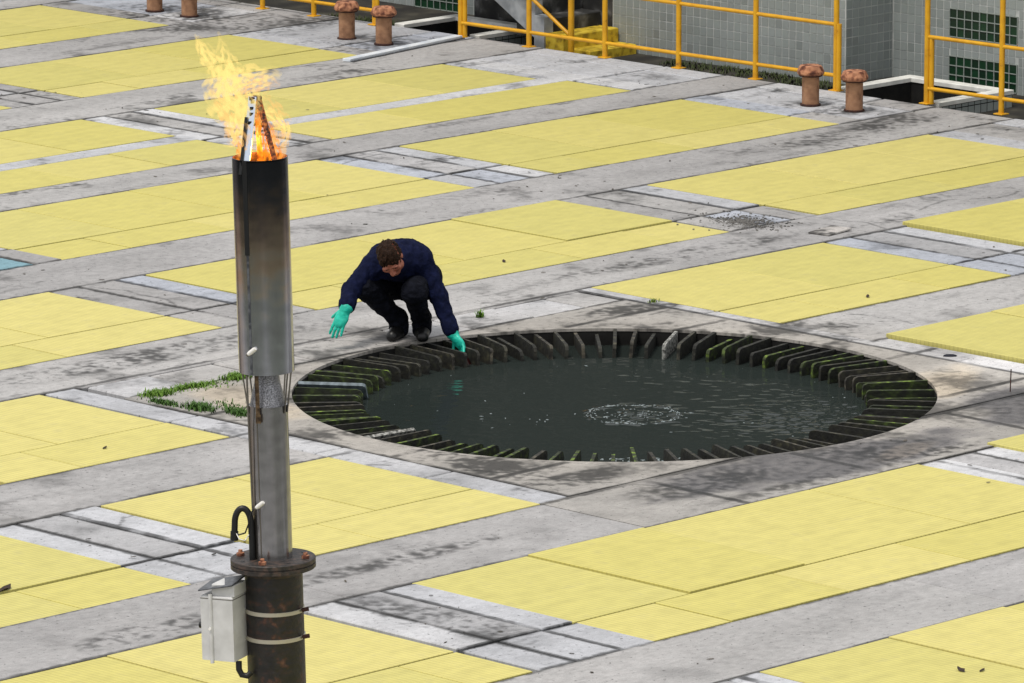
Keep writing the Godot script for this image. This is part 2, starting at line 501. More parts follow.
	M.coping = noisy(86, 0.02, [[0.2, Color(0.80, 0.80, 0.78)], [0.8, Color(0.93, 0.93, 0.91)]], 0.8, 0.8)
	M.white_metal = noisy(87, 0.02, [[0.2, Color(0.78, 0.81, 0.85)], [0.8, Color(0.90, 0.92, 0.94)]], 1.0, 0.4)
	M.soil = noisy(88, 0.02, [[0.2, Color(0.10, 0.09, 0.075)], [0.6, Color(0.20, 0.19, 0.16)], [0.9, Color(0.33, 0.31, 0.27)]], 0.4, 0.95)
	M.field = noisy(89, 0.02, [[0.2, Color(0.16, 0.19, 0.10)], [0.8, Color(0.27, 0.29, 0.18)]], 0.1, 0.95)
	M.grass = [plain(Color(0.36, 0.50, 0.13), 0.7), plain(Color(0.24, 0.38, 0.11), 0.7), plain(Color(0.46, 0.54, 0.22), 0.75)]
	for g in M.grass: g.vertex_color_use_as_albedo = true; g.backlight_enabled = true; g.backlight = Color(0.25, 0.35, 0.08)
	M.weed = plain(Color(0.22, 0.26, 0.12), 0.9)
	M.gravel = plain(Color.WHITE, 0.95); M.gravel.vertex_color_use_as_albedo = true
	M.leaf = noisy(90, 0.05, [[0.2, Color(0.10, 0.07, 0.05)], [0.8, Color(0.26, 0.18, 0.11)]], 4.0, 0.8)
	M.rag = plain(Color(0.06, 0.07, 0.13), 0.8)
	var sh := plain(Color(0.92, 0.94, 1.0), 0.2, 0.95); sh.albedo_texture = make_steel(1.0, 101); M.shroud = sh
	var sp := plain(Color(0.77, 0.775, 0.79), 0.24, 0.93); sp.albedo_texture = make_steel(0.0, 111); M.steel_pipe = sp
	M.perforated = noisy(91, 0.09, [[0.3, Color(0.36, 0.36, 0.37)], [0.5, Color(0.56, 0.56, 0.58)], [0.8, Color(0.74, 0.74, 0.76)]], 4.0, 0.35, 0.7, 0.6, false)
	M.strap = plain(Color(0.50, 0.48, 0.45), 0.35, 0.85)
	M.scorched = noisy(105, 0.06, [[0.35, Color(0.06, 0.04, 0.03)], [0.5, Color(0.62, 0.30, 0.12)], [0.8, Color(0.86, 0.52, 0.25)]], 3.0, 0.6, 0.0, 0.0, false)  # rust with dark patches, orange brightened to paint in the hot, lit look
	M.brown_steel = noisy(92, 0.03, [[0.2, Color(0.22, 0.17, 0.12)], [0.8, Color(0.46, 0.38, 0.28)]], 3.0, 0.45, 0.5, 0.0, false)
	M.bright = plain(Color(0.86, 0.90, 0.96), 0.22, 0.75)  # near-white, faintly bluish metal
	M.black_steel = noisy(93, 0.03, [[0.2, Color(0.05, 0.045, 0.042)], [0.62, Color(0.12, 0.105, 0.095)], [0.72, Color(0.22, 0.13, 0.09)], [0.95, Color(0.40, 0.27, 0.2)]], 1.4, 0.5, 0.0, 0.3, false)
	M.flange = noisy(106, 0.04, [[0.2, Color(0.09, 0.08, 0.075)], [0.55, Color(0.20, 0.175, 0.16)], [0.9, Color(0.34, 0.26, 0.22)]], 2.0, 0.55, 0.0, 0.3, false)
	M.rubber = plain(Color(0.04, 0.045, 0.05), 0.45)
	M.ceramic = plain(Color(0.92, 0.91, 0.89), 0.25)
	M.box = noisy(94, 0.015, [[0.2, Color(0.74, 0.74, 0.735)], [0.8, Color(0.82, 0.82, 0.82)]], 2.0, 0.45, 0.0, 0.0, false)
	M.lid = noisy(95, 0.03, [[0.2, Color(0.26, 0.27, 0.29)], [0.8, Color(0.44, 0.45, 0.47)]], 3.0, 0.4, 0.4, 0.0, false)
	M.band = plain(Color(0.72, 0.70, 0.64), 0.4, 0.6)
	M.navy = noisy(96, 0.02, [[0.2, Color(0.05, 0.068, 0.15)], [0.8, Color(0.085, 0.108, 0.225)]], 3.0, 0.85, 0.0, 0.5, false)
	M.trouser = noisy(97, 0.02, [[0.2, Color(0.05, 0.055, 0.08)], [0.8, Color(0.10, 0.108, 0.145)]], 3.0, 0.88, 0.0, 0.5, false)
	M.navy.metallic_specular = 0.2; M.trouser.metallic_specular = 0.2
	M.boot = plain(Color(0.05, 0.05, 0.055), 0.45)
	M.glove = noisy(98, 0.02, [[0.2, Color(0.05, 0.66, 0.57)], [0.8, Color(0.14, 0.80, 0.70)]], 4.0, 0.42, 0.0, 0.3, false)
	M.skin = noisy(99, 0.02, [[0.2, Color(0.60, 0.35, 0.28)], [0.8, Color(0.72, 0.46, 0.37)]], 5.0, 0.55, 0.0, 0.0, false)
	M.hair = noisy(100, 0.06, [[0.25, Color(0.07, 0.045, 0.03)], [0.8, Color(0.23, 0.145, 0.09)]], 6.0, 0.6, 0.0, 0.8, false)
	M.hair.metallic_specular = 0.25
	M.emblem = plain(Color(0.80, 0.82, 0.86), 0.6)
	M.bottle = plain(Color(0.16, 0.035, 0.035), 0.25)
	M.foam = plain(Color(0.58, 0.62, 0.63), 0.5)

# ------------------------------------------------------------------ set-up
func _ready():
	rng.seed = 20
	var cam := Camera3D.new()
	cam.name = "camera"
	add_child(cam)
	cam.position = Vector3(-30.727, 9.0, 29.5)
	cam.look_at(cam.position + Vector3(0.69541, -0.19883, -0.69056), Vector3.UP)
	cam.fov = 6.3054
	cam.near = 0.5
	cam.far = 900.0
	cam.current = true
	var env := Environment.new()
	env.background_mode = Environment.BG_SKY
	var sky := Sky.new()
	var sm := ProceduralSkyMaterial.new()
	sm.sky_top_color = Color(0.865, 0.87, 0.88)
	sm.sky_horizon_color = Color(0.79, 0.795, 0.80)
	sm.sky_curve = 0.25
	sm.ground_bottom_color = Color(0.25, 0.25, 0.24)
	sm.ground_horizon_color = Color(0.60, 0.61, 0.62)
	sky.sky_material = sm
	env.sky = sky
	env.tonemap_mode = Environment.TONE_MAPPER_LINEAR
	env.tonemap_exposure = 1.22
	env.sdfgi_enabled = true
	env.ssao_enabled = true
	env.ssil_enabled = true
	var we := WorldEnvironment.new()
	we.name = "world_environment"
	we.environment = env
	add_child(we)
	var sun := DirectionalLight3D.new()
	sun.name = "sun"
	sun.light_energy = 0.6
	sun.light_color = Color(1.0, 0.975, 0.94)
	sun.light_angular_distance = 12.0
	sun.shadow_enabled = true
	add_child(sun)
	sun.look_at_from_position(Vector3.ZERO, -Vector3(-0.55, 1.25, 0.05))

	make_materials()
	build_ground()
	build_pavement()
	build_covers()
	build_basin()
	build_building()
	build_stairs()
	build_wells()
	build_railings()
	build_vents()
	build_flare()
	build_person()
	build_small_things()

# ------------------------------------------------------------------ setting
func ring_ground(st: SurfaceTool, x0: float, x1: float, z0: float, z1: float, far_: float, y: float):
	for r in [[-far_, x0, -far_, far_], [x1, far_, -far_, far_], [x0, x1, -far_, z0], [x0, x1, z1, far_]]:
		quad(st, Vector3(r[0], y, r[2]), Vector3(r[1], y, r[2]), Vector3(r[1], y, r[3]), Vector3(r[0], y, r[3]), Vector3.UP)

const DX0 := -16.0
const DX1 := 10.95
const DZ0 := -22.0
const DZ1 := 14.0

func build_ground():
	var st := begin()
	ring_ground(st, DX0, 13.1, DZ0, DZ1, 400.0, -0.15)
	tag(part("ground", st.commit(), M.field, self), "", "", "", "structure")
	# bare soil strip between the deck edge and the building
	st = begin()
	for sg in [[DZ0, -13.5], [-12.43, -7.81], [-6.65, 4.0]]:   # open over the two window wells
		quad(st, Vector3(DX1, -0.145, sg[0]), Vector3(13.2, -0.145, sg[0]), Vector3(13.2, -0.145, sg[1]), Vector3(DX1, -0.145, sg[1]), Vector3.UP)
	for sg in [[-13.5, -12.43, 11.8], [-7.81, -6.65, 12.08]]:
		quad(st, Vector3(sg[2], -0.145, sg[0]), Vector3(13.2, -0.145, sg[0]), Vector3(13.2, -0.145, sg[1]), Vector3(sg[2], -0.145, sg[1]), Vector3.UP)
	tag(part("soil_ground", st.commit(), M.soil, self), "", "", "", "structure")

func slab(parent: Node, called: String, x0: float, x1: float, z0: float, z1: float, m: Material, dy := 0.0, ch := 0.006):
	part(called, block_mesh(Vector3(x0, -0.05, z0), Vector3(x1, dy, z1), ch), m, parent)

const ROWS := [[-17.0, -15.07], [-14.2, -12.36], [-11.45, -9.10], [-8.45, -6.52], [-5.6, -3.64], [-2.8, -0.82], [0.1, 2.1], [3.05, 5.1], [6.02, 8.1], [9.0, 11.0]]
const CROSS := [[5.12, 5.88], [5.10, 5.91], [5.11, 5.93], [5.14, 6.08], [5.15, 6.19], [5.32, 6.29], [5.32, 6.28], [5.22, 6.14], [5.22, 6.14], [5.22, 6.14]]
const ENDS := [9.43, 9.41, 9.73, 9.67, 9.79, 9.81, 9.81, 9.81, 9.81, 9.81]
const STRIPS := [[-16.0, -9.72], [-5.92, -4.94], [-0.37, 0.57], [5.16, 6.14], [9.74, 10.95]]

func build_pavement():
	var pv := Node3D.new()
	pv.name = "pavement"
	add_child(pv)
	pv.set_meta("kind", "structure")
	# dark bed under the joints and covers, open over the basin
	var st := begin()
	for r in [[DX0, -2.4, DZ0, DZ1], [2.4, DX1, DZ0, DZ1], [-2.4, 2.4, DZ0, -2.4], [-2.4, 2.4, 2.4, DZ1]]:
		block(st, Vector3(r[0], -0.30, r[2]), Vector3(r[1], -0.05, r[3]))
	part("deck_bed", st.commit(), M.bed, pv)
	# walkways between the rows, cast in long bays
	var edges := []
	for i in ROWS.size() - 1: edges.append([ROWS[i][1], ROWS[i + 1][0]])
	edges.append([DZ0, ROWS[0][0]]); edges.append([ROWS[9][1], DZ1])
	for e in edges:
		if e[1] > 2.9 and e[1] < 3.1:   # beside the basin: the pad takes the middle
			for r in [[DX0, -5.5], [-5.49, -2.87], [2.77, 6.6], [6.61, DX1]]:
				slab(pv, "walkway_slab", r[0], r[1], e[0] + 0.006, e[1] - 0.006, M.walk[rng.randi() % 3])
			continue
		if e[0] > -1.0 and e[0] < 0.0:   # stops either side of the basin
			for r in [[DX0, -5.5], [-5.49, -2.87], [2.65, 6.6], [6.61, DX1]]:
				slab(pv, "walkway_slab", r[0], r[1], e[0] + 0.006, e[1] - 0.006, M.walk[rng.randi() % 3])
			continue
		var x := DX0
		while x < DX1 - 0.01:
			var w := rng.randf_range(5.0, 7.5)
			var x1: float = min(x + w, DX1)
			if DX1 - x1 < 2.0: x1 = DX1
			slab(pv, "walkway_slab", x, x1 - 0.004, e[0] + 0.006, e[1] - 0.006, M.walk[rng.randi() % 3])
			x = x1
	# paved strips between the cover fields: pale band, darker middle, pale band, with a cross joint
	for i in ROWS.size():
		var z0: float = ROWS[i][0] + 0.008
		var z1: float = ROWS[i][1] - 0.008
		var cut: float = z0 + (z1 - z0) * 0.675
		for s in STRIPS.size():
			var x0: float = STRIPS[s][0] + 0.006
			var x1: float = STRIPS[s][1] - 0.006
			if i == 5 and s == 2 or i == 6 and s == 2: continue   # the basin stands there
			if i == 7 and s == 2: x0 = -0.24
			if i == 8 and s == 1: x1 = -5.07
			if s == 3: x0 = CROSS[i][0] + 0.006; x1 = CROSS[i][1] - 0.006
			if s == 4: x0 = ENDS[i] + 0.006
			if s == 0:
				slab(pv, "slab", x0, x1, z0, z1, M.walk[0]); continue
			var w := (x1 - x0) * 0.30
			if s == 4: w = 0.30
			var cols := [[x0, x0 + w, true], [x0 + w + 0.016, x1 - w - 0.016, s == 4], [x1 - w, x1, true]]
			for c in cols:
				for h in [[z0, cut - 0.018], [cut + 0.018, z1]]:
					var m: Material = M.pale[rng.randi() % 4] if c[2] or h[0] > z0 else M.mid[rng.randi() % 3]
					if i < 5 and rng.randf() < 0.4: m = M.walk[rng.randi() % 3]
					if i == 3 and s == 2 and c[0] > x0 + 0.2 and c[0] < x0 + 0.5 and h[0] > z0: m = M.blue
					if i == 3 and s == 2 and c[0] == x0 and h[0] > z0: m = M.blue
					slab(pv, "slab", c[0], c[1], h[0], h[1], m, rng.randf_range(-0.006, 0.003))
	slab(pv, "slab", 9.60, 9.72, -11.44, -10.20, M.pale[1])
	# narrow band that splits the third row of covers
	for r in [[DX0, -5.93], [-4.93, -0.38], [0.58, 5.15], [6.15, 9.73]]:
		slab(pv, "slab", r[0], r[1], -10.19, -9.94, M.pale[rng.randi() % 4])
	# round the basin: pads cut to the circle, pavers along the far side, edge slabs
	var circle := PackedVector2Array()
	for k in 144: circle.append(Vector2(cos(TAU * k / 144), sin(TAU * k / 144)) * BASIN_R)
	for r in [[-2.58, 2.48, -2.27, 2.065], [-2.86, 2.76, 2.08, 3.04]]:
		var rect := PackedVector2Array([Vector2(r[0], r[2]), Vector2(r[1], r[2]), Vector2(r[1], r[3]), Vector2(r[0], r[3])])
		for poly in Geometry2D.clip_polygons(rect, circle):
			st = begin()
			plate(st, poly, -0.022, 0.0)
			part("basin_pad", st.commit(), M.pad, pv)
	var px := -2.50
	while px < 2.4:
		var w := rng.randf_range(0.52, 0.66)
		var p1: float = min(px + w, 2.48)
		if p1 > 2.2: p1 = 2.48
		slab(pv, "paver", px, p1 - 0.026, -2.74, -2.285, M.mid[1] if rng.randf() < 0.5 else M.walk[2], rng.randf_range(-0.008, 0.004), 0.01)
		px = p1
	for sx in [[-2.855, -2.59], [2.49, 2.64]]:
		for h in [[-2.79, -1.50], [-1.475, -0.05], [-0.03, 1.0], [1.02, 2.065]]:
			slab(pv, "slab", sx[0], sx[1], h[0], h[1], M.pale[1] if sx[0] < 0 else M.mid[1], rng.randf_range(-0.005, 0.002))
	slab(pv, "slab", 2.65, 2.77, 0.1, 2.065, M.mid[1])
	slab(pv, "slab", -2.58, 2.48, -2.81, -2.75, M.walk[1])
	# manhole slab left tilted on the walkway beside the far strip
	var ls := part("loose_slab", block_mesh(Vector3(-0.16, 0, -0.10), Vector3(0.16, 0.014, 0.10), 0.004), M.mid[0], pv, Vector3(5.66, 0.006, -3.05))
	ls.rotation = Vector3(0.0, 0.12, 0.03)

# ------------------------------------------------------------------ yellow covers
func cover(x0: float, x1: float, z0: float, z1: float, split: float, label: String, lift := 0.0, ends := [], lifts := []):
	var t := thing("yellow_cover", label, "cover", Vector3((x0 + x1) / 2, 0, (z0 + z1) / 2), "yellow channel covers set in rows in the deck")
	var rows := [[z0, z1]]
	if split > 0.0: rows = [[z0, z0 + split], [z0 + split, z1]]
	for r in rows.size():
		var x := x0
		var first := true
		while x < x1 - 0.02:
			var w := rng.randf_range(0.98, 1.32)
			if first and r == 1: w *= 0.62
			first = false
			var e: float = min(x + w, x1)
			if x1 - e < 0.45: e = x1
			var up := 0.0
			if r == 0 and not ends.is_empty():
				for q in ends.size():
					if ends[q] > x + 0.01: e = ends[q]; up = lifts[q]; break
			var top := -0.001 + rng.randf_range(-0.002, 0.002) + (0.010 if rng.randf() < 0.05 and ends.is_empty() else 0.0) + lift + up
			var lo := Vector3(x + 0.006, -0.03, rows[r][0] + (0.004 if r == 0 else 0.011)) - t.position
			var hi := Vector3(e - 0.006, top, rows[r][1] - 0.011) - t.position
			var p := part("panel", block_mesh(lo, hi, 0.003), M.yellow[rng.randi() % 4], t)
			p.rotation = Vector3(rng.randf_range(-0.0008, 0.0008), 0, rng.randf_range(-0.0008, 0.0008))
			x = e

func build_covers():
	cover(0.6, 5.1, -17.0, -15.07, 1.32, "yellow cover field in the farthest row, behind the flame and largely out of view")
	cover(5.9, 9.42, -17.0, -15.07, 1.32, "farthest yellow cover field, its tip below the two terracotta vents furthest up the picture")
	cover(0.6, 5.08, -14.2, -12.36, 1.28, "yellow cover field of which only a corner shows past the broad field behind the flame")
	cover(5.93, 9.4, -14.2, -12.36, 1.28, "yellow cover field right behind the flame, its tip beside the white metal strip")
	cover(0.6, 5.09, -11.45, -10.2, 0.0, "yellow cover field at the left edge above the narrow pale band, left of the burner")
	cover(0.6, 5.09, -9.93, -9.1, 0.0, "narrow yellow cover field below the pale band, touching the dark top of the flare stack")
	cover(5.95, 9.58, -11.45, -10.2, 0.0, "yellow cover field above the pale band, pointing towards the yellow steps")
	cover(5.95, 9.7, -9.93, -9.1, 0.0, "narrow yellow cover field below the pale band, to the right of the burner")
	cover(-4.9, -0.4, -8.45, -6.52, 1.34, "yellow cover field beyond the blue slab at the far left edge")
	cover(0.57, 5.12, -8.45, -6.52, 1.34, "yellow cover field crossed by the upper half of the steel shroud")
	cover(6.1, 9.66, -8.45, -6.52, 1.34, "yellow cover field ending just before the two vents by the railing opening")
	cover(-4.9, -0.38, -5.6, -3.64, 1.33, "yellow cover field at the left edge level with the crouching man's head")
	cover(0.6, 5.13, -5.6, -3.64, 1.33, "long yellow cover field directly behind the crouching man")
	cover(6.21, 9.78, -5.6, -3.64, 1.33, "yellow cover field beside the dark gravel patch, below the railing opening")
	cover(-4.9, -2.9, -2.8, -0.82, 1.32, "yellow cover field at the left edge next to the grass tufts")
	cover(2.65, 5.3, -2.8, -0.84, 1.33, "squarish yellow cover field just behind the right half of the round basin")
	cover(6.31, 9.8, -2.86, -0.84, 1.33, "yellow cover field with a raised thick edge at the right border, upper one", 0.03)
	cover(-9.7, -5.92, 0.1, 2.12, 1.37, "yellow cover field at the lower left edge beside the T of pale slabs")
	cover(-4.9, -2.86, 0.1, 2.1, 1.37, "yellow cover field behind the lower pole, in front of the basin's left end")
	cover(2.79, 5.3, 0.07, 2.05, 1.33, "yellow cover field with a raised thick edge, right of the basin", 0.03)
	cover(6.3, 9.8, 0.1, 2.05, 1.33, "yellow cover field off to the right beyond the basin")
	cover(-9.7, -5.96, 3.06, 5.09, 1.38, "yellow cover field along the bottom edge behind the white box")
	cover(-4.96, -0.25, 3.04, 5.09, 1.4, "largest yellow cover field, in front of the basin at the lower right", 0.0, [-3.95, -2.9, -1.33, -0.25], [0.0, 0.010, 0.003, 0.0])
	cover(0.52, 5.2, 2.98, 5.05, 1.4, "yellow cover whose corner just shows at the right border past the pale slabs", 0.02)
	cover(-9.7, -5.95, 6.02, 8.1, 1.4, "yellow cover field in front of the flare stack, below the picture")
	cover(-5.06, -0.3, 6.02, 8.1, 1.4, "yellow cover field in the bottom right corner")

# ------------------------------------------------------------------ basin
func build_basin():
	var t := thing("round_basin", "round sunken weir basin ringed with dark mossy radial plates", "basin")
	var st := begin()
	for k in 144:
		var a0 := TAU * k / 144; var a1 := TAU * (k + 1) / 144
		var c0 := Vector3(cos(a0), 0, sin(a0)); var c1 := Vector3(cos(a1), 0, sin(a1))
		var up := Vector3(0, -0.024, 0); var dn := Vector3(0, -1.2, 0)
		quad(st, c0 * (BASIN_R + 0.004) + up, c1 * (BASIN_R + 0.004) + up, c1 * BASIN_R + dn, c0 * BASIN_R + dn, -(c0 + c1).normalized())
		quad(st, c0 * 2.40 + dn, c1 * 2.40 + dn, c1 * 2.40 + up, c0 * 2.40 + up, (c0 + c1).normalized())
		tri(st, dn, c0 * BASIN_R + dn, c1 * BASIN_R + dn, Vector3.UP)
	part("basin_wall", st.commit(), M.basin, t)
	var shapes := []
	for v in 5:
		var cut := 0.02 + 0.008 * v
		var ri := 1.775 + 0.006 * (v % 3)
		var th := 0.0125
		var prof := [Vector2(2.258, -0.42), Vector2(2.258, -0.016), Vector2(ri + cut, -0.014 - 0.003 * v), Vector2(ri + cut * 0.3, -0.014 - cut * 0.45), Vector2(ri, -0.014 - cut), Vector2(ri, -0.42)]
		st = begin()
		st.set_color(Color(0.33, 0.36, 0.27))     # flanks tinted dark and greenish; all narrow edges keep full colour
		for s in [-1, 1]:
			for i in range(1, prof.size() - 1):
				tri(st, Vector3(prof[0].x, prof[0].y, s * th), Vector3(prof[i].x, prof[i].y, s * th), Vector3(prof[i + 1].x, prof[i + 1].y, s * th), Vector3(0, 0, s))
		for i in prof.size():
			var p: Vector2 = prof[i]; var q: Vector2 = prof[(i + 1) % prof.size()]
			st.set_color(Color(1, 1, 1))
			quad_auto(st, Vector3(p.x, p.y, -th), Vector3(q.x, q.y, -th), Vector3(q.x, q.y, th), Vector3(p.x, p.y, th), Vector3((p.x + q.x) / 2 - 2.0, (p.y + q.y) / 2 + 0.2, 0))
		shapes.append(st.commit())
	for k in 96:
		var a := TAU * (k + 0.35) / 96.0 + rng.randf_range(-0.004, 0.004)
		var dirv := Vector3(cos(a), 0, sin(a))
		var right := dirv.dot(RIGHT); var near := dirv.dot(NEAR)
		var m: Material = M.fin[rng.randi() % 3] if rng.randf() < 0.7 else M.fin[5]
		if right > 0.35 and near < 0.55 and rng.randf() < 0.6: m = M.fin[3 + rng.randi() % 2]
		if right < 0.1 and near > -0.5 and rng.randf() < 0.75: m = M.fin[3 + rng.randi() % 2]
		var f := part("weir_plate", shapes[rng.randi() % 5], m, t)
		f.rotation = Vector3(rng.randf_range(-0.09, 0.09), -a, rng.randf_range(-0.012, 0.008))
		# three odd plates: a pale blue one, a white streaked one, a bleached one
		var want := -1
		if right < -0.95 and near < -0.10 and near > -0.165: want = 0
		if near < -0.94 and right > 0.16 and right < 0.225: want = 1
		if right < -0.70 and near > 0.60 and near < 0.645: want = 2
		if want == 0:
			f.material_override = M.fin_blue; f.set_meta("label", "pale blue grey weir plate leaning to one side"); f.rotation.x = -0.75
		elif want == 1:
			f.material_override = M.fin_white; f.set_meta("label", "weir plate with white streaks")
		elif want == 2:
			f.material_override = M.fin_white; f.rotation.x = -0.55; f.set_meta("label", "weir plate with a bleached top edge")
	# water: one sheet with real ripples, a boil where the inflow wells up, rougher water to the right
	var n1 := FastNoiseLite.new(); n1.seed = 5; n1.frequency = 5.0; n1.fractal_octaves = 3
	var n2 := FastNoiseLite.new(); n2.seed = 6; n2.frequency = 11.0; n2.fractal_octaves = 2
	var boil := Vector2(-0.04, 0.23)
	var step := 0.022
	var N := int(2.26 / step)
	var hts := {}
	st = begin()
	var hgt := func(x: float, z: float) -> float:
		var d := Vector2(x, z).distance_to(boil)
		var rx := x - 0.75; var rz := z - 1.10
		var rough := exp(-(rx * rx / 0.45 + rz * rz / 0.25))
		var y := (0.0016 + 0.0085 * rough) * n1.get_noise_2d(x, z) + (0.0009 + 0.0050 * rough) * n2.get_noise_2d(x, z)
		y += 0.006 * exp(-pow((d - 0.32) / 0.045, 2)) * (0.5 + 1.2 * n2.get_noise_2d(x * 0.7, z * 0.7))
		y += 0.010 * exp(-d * d / 0.05) * (0.35 + n1.get_noise_2d(x * 1.6, z * 1.6))
		return WATER_Y + y
	for i in range(-N, N + 1):
		for j in range(-N, N + 1):
			hts[Vector2i(i, j)] = hgt.call(i * step, j * step)
	var nrm := func(i: int, j: int) -> Vector3:
		var l: float = hts.get(Vector2i(i - 1, j), WATER_Y); var r: float = hts.get(Vector2i(i + 1, j), WATER_Y)
		var d: float = hts.get(Vector2i(i, j - 1), WATER_Y); var u: float = hts.get(Vector2i(i, j + 1), WATER_Y)
		return Vector3(l - r, 2.0 * step, d - u).normalized()
	for i in range(-N, N):
		for j in range(-N, N):
			if Vector2((i + 0.5) * step, (j + 0.5) * step).length() > 2.25: continue
			var c := []
			for o in [Vector2i(i, j), Vector2i(i + 1, j), Vector2i(i + 1, j + 1), Vector2i(i, j + 1)]:
				c.append([Vector3(o.x * step, hts[o], o.y * step), nrm.call(o.x, o.y)])
			for w in [0, 1, 2, 0, 2, 3]: vert(st, c[w][0], c[w][1])
	var wm := plain(Color(0.155, 0.18, 0.172), 0.05)
	wm.metallic_specular = 0.16
	tag(part("water", st.commit(), wm, self), "", "", "", "structure")
	# foam flecks drifting on it
	st = begin()
	for k in 400:
		if k > 240 and k < 280 or k > 315 and k < 350: continue
		var p := Vector2.ZERO
		var turn := rng.randf() * TAU
		if k < 230:
			var a := rng.randf() * TAU
			p = boil + Vector2(cos(a), sin(a)) * (0.32 + rng.randfn(0, 0.014))
			turn = -a + PI / 2.0
			if rng.randf() < 0.35: p = boil + Vector2(rng.randfn(0, 0.14), rng.randfn(0, 0.14))
		elif k < 280:
			p = Vector2(rng.randfn(-0.85, 0.16), rng.randfn(-0.25, 0.14))
		else:
			p = Vector2(rng.randf_range(-1.7, 1.7), rng.randf_range(-1.7, 1.7))
			if k > 350:
				var fr := RIGHT * rng.randf_range(-0.12, 0.50) + NEAR * rng.randf_range(1.58, 1.70)
				p = Vector2(fr.x, fr.z)
		if p.length() > 1.74: continue
		var r := rng.randf_range(0.002, 0.007) * (1.6 if k > 350 else 0.9)
		lathe(st, [Vector2(r, -0.001), Vector2(r * 0.85, r * 0.3), Vector2(r * 0.4, r * 0.5), Vector2(0.0001, r * 0.55)], 6, Transform3D(Basis(Vector3.UP, turn), Vector3(p.x, hgt.call(p.x, p.y) + 0.0003, p.y)), Vector2(rng.randf_range(1.0, 4.0), 0.6))
	tag(part("foam", st.commit(), M.foam, self), "white foam flecks floating on the dark basin water", "foam", "", "stuff")

# ------------------------------------------------------------------ building
const FACE_NEAR := 12.0
const FACE_FAR := 12.66
const CORNER := -8.55

func tiled(st: SurfaceTool, origin: Vector3, along: Vector3, out: Vector3, length: float, y0: float, y1: float, holes: Array, dark: float):
	var pitch := 0.088
	var nx := int(ceil(length / pitch)); var ny := int(ceil((y1 - y0) / pitch))
	var tone := FastNoiseLite.new(); tone.seed = 17; tone.frequency = 0.7; tone.fractal_octaves = 3
	for i in nx:
		for j in ny:
			var a := i * pitch + 0.0055; var b: float = min((i + 1) * pitch - 0.0055, length - 0.002)
			var c := y0 + j * pitch + 0.005; var d: float = min(y0 + (j + 1) * pitch - 0.005, y1)
			if b - a < 0.01: continue
			var skip := false
			for h in holes:
				if b > h[0] and a < h[1] and d > h[2] and c < h[3]:   # cut the tile back to the opening
					if a < h[0] - 0.006: b = h[0] - 0.004
					elif b > h[1] + 0.006: a = h[1] + 0.004
					elif c < h[2] - 0.006: d = h[2] - 0.004
					elif d > h[3] + 0.006: c = h[3] + 0.004
					else: skip = true
			if skip: continue
			var t := 0.285 + 0.055 * tone.get_noise_2d(origin.x + origin.z + a, c) + rng.randf_range(-0.016, 0.018)
			if rng.randf() < 0.05: t *= 0.87
			t *= dark
			st.set_color(Color(t * 0.93, t * 1.03, t * 1.01))
			var o := out * (0.0035 + rng.randf_range(0.0, 0.001))
			var p := [origin + along * a + Vector3.UP * c, origin + along * b + Vector3.UP * c, origin + along * b + Vector3.UP * d, origin + along * a + Vector3.UP * d]
			var tilt := (out + along * rng.randf_range(-0.012, 0.012) + Vector3.UP * rng.randf_range(-0.012, 0.012)).normalized()
			quad(st, p[0] + o, p[1] + o, p[2] + o, p[3] + o, tilt)
			for k in 4:
				var q: Vector3 = p[k]; var r: Vector3 = p[(k + 1) % 4]
				quad_auto(st, q, r, r + o, q + o, (q + r) * 0.5 - (p[0] + p[2]) * 0.5)

func glass_window(parent: Node, z0: float, y0: float, cols: int, label: String):
	# glass blocks in a mortar frame, in the face x = FACE_FAR
	var pitch := 0.0915
	var w := cols * pitch; var h := 3 * 0.088
	var st := begin()
	var g := 0.008
	for i in cols + 1: block(st, Vector3(-0.014, 0, i * pitch - g / 2), Vector3(0.02, h, i * pitch + g / 2))
	for j in 4:
		for i in cols:
			block(st, Vector3(-0.013, j * 0.088 - g / 2, i * pitch + g / 2), Vector3(0.02, j * 0.088 + g / 2, (i + 1) * pitch - g / 2))
	var f := part("window", st.commit(), M.mortar, parent, Vector3(FACE_FAR, y0, z0))
	if label: f.set_meta("label", label)
	var pane := block_mesh(Vector3(-0.005, g / 2, g / 2), Vector3(0.03, 0.088 - g / 2, pitch - g / 2))
	for i in cols:
		for j in 3:
			var p := part("pane", pane, M.glass[rng.randi() % 3], f, Vector3(0, j * 0.088, i * pitch))
			p.rotation = Vector3(0, rng.randf_range(-0.02, 0.02), rng.randf_range(-0.02, 0.02))

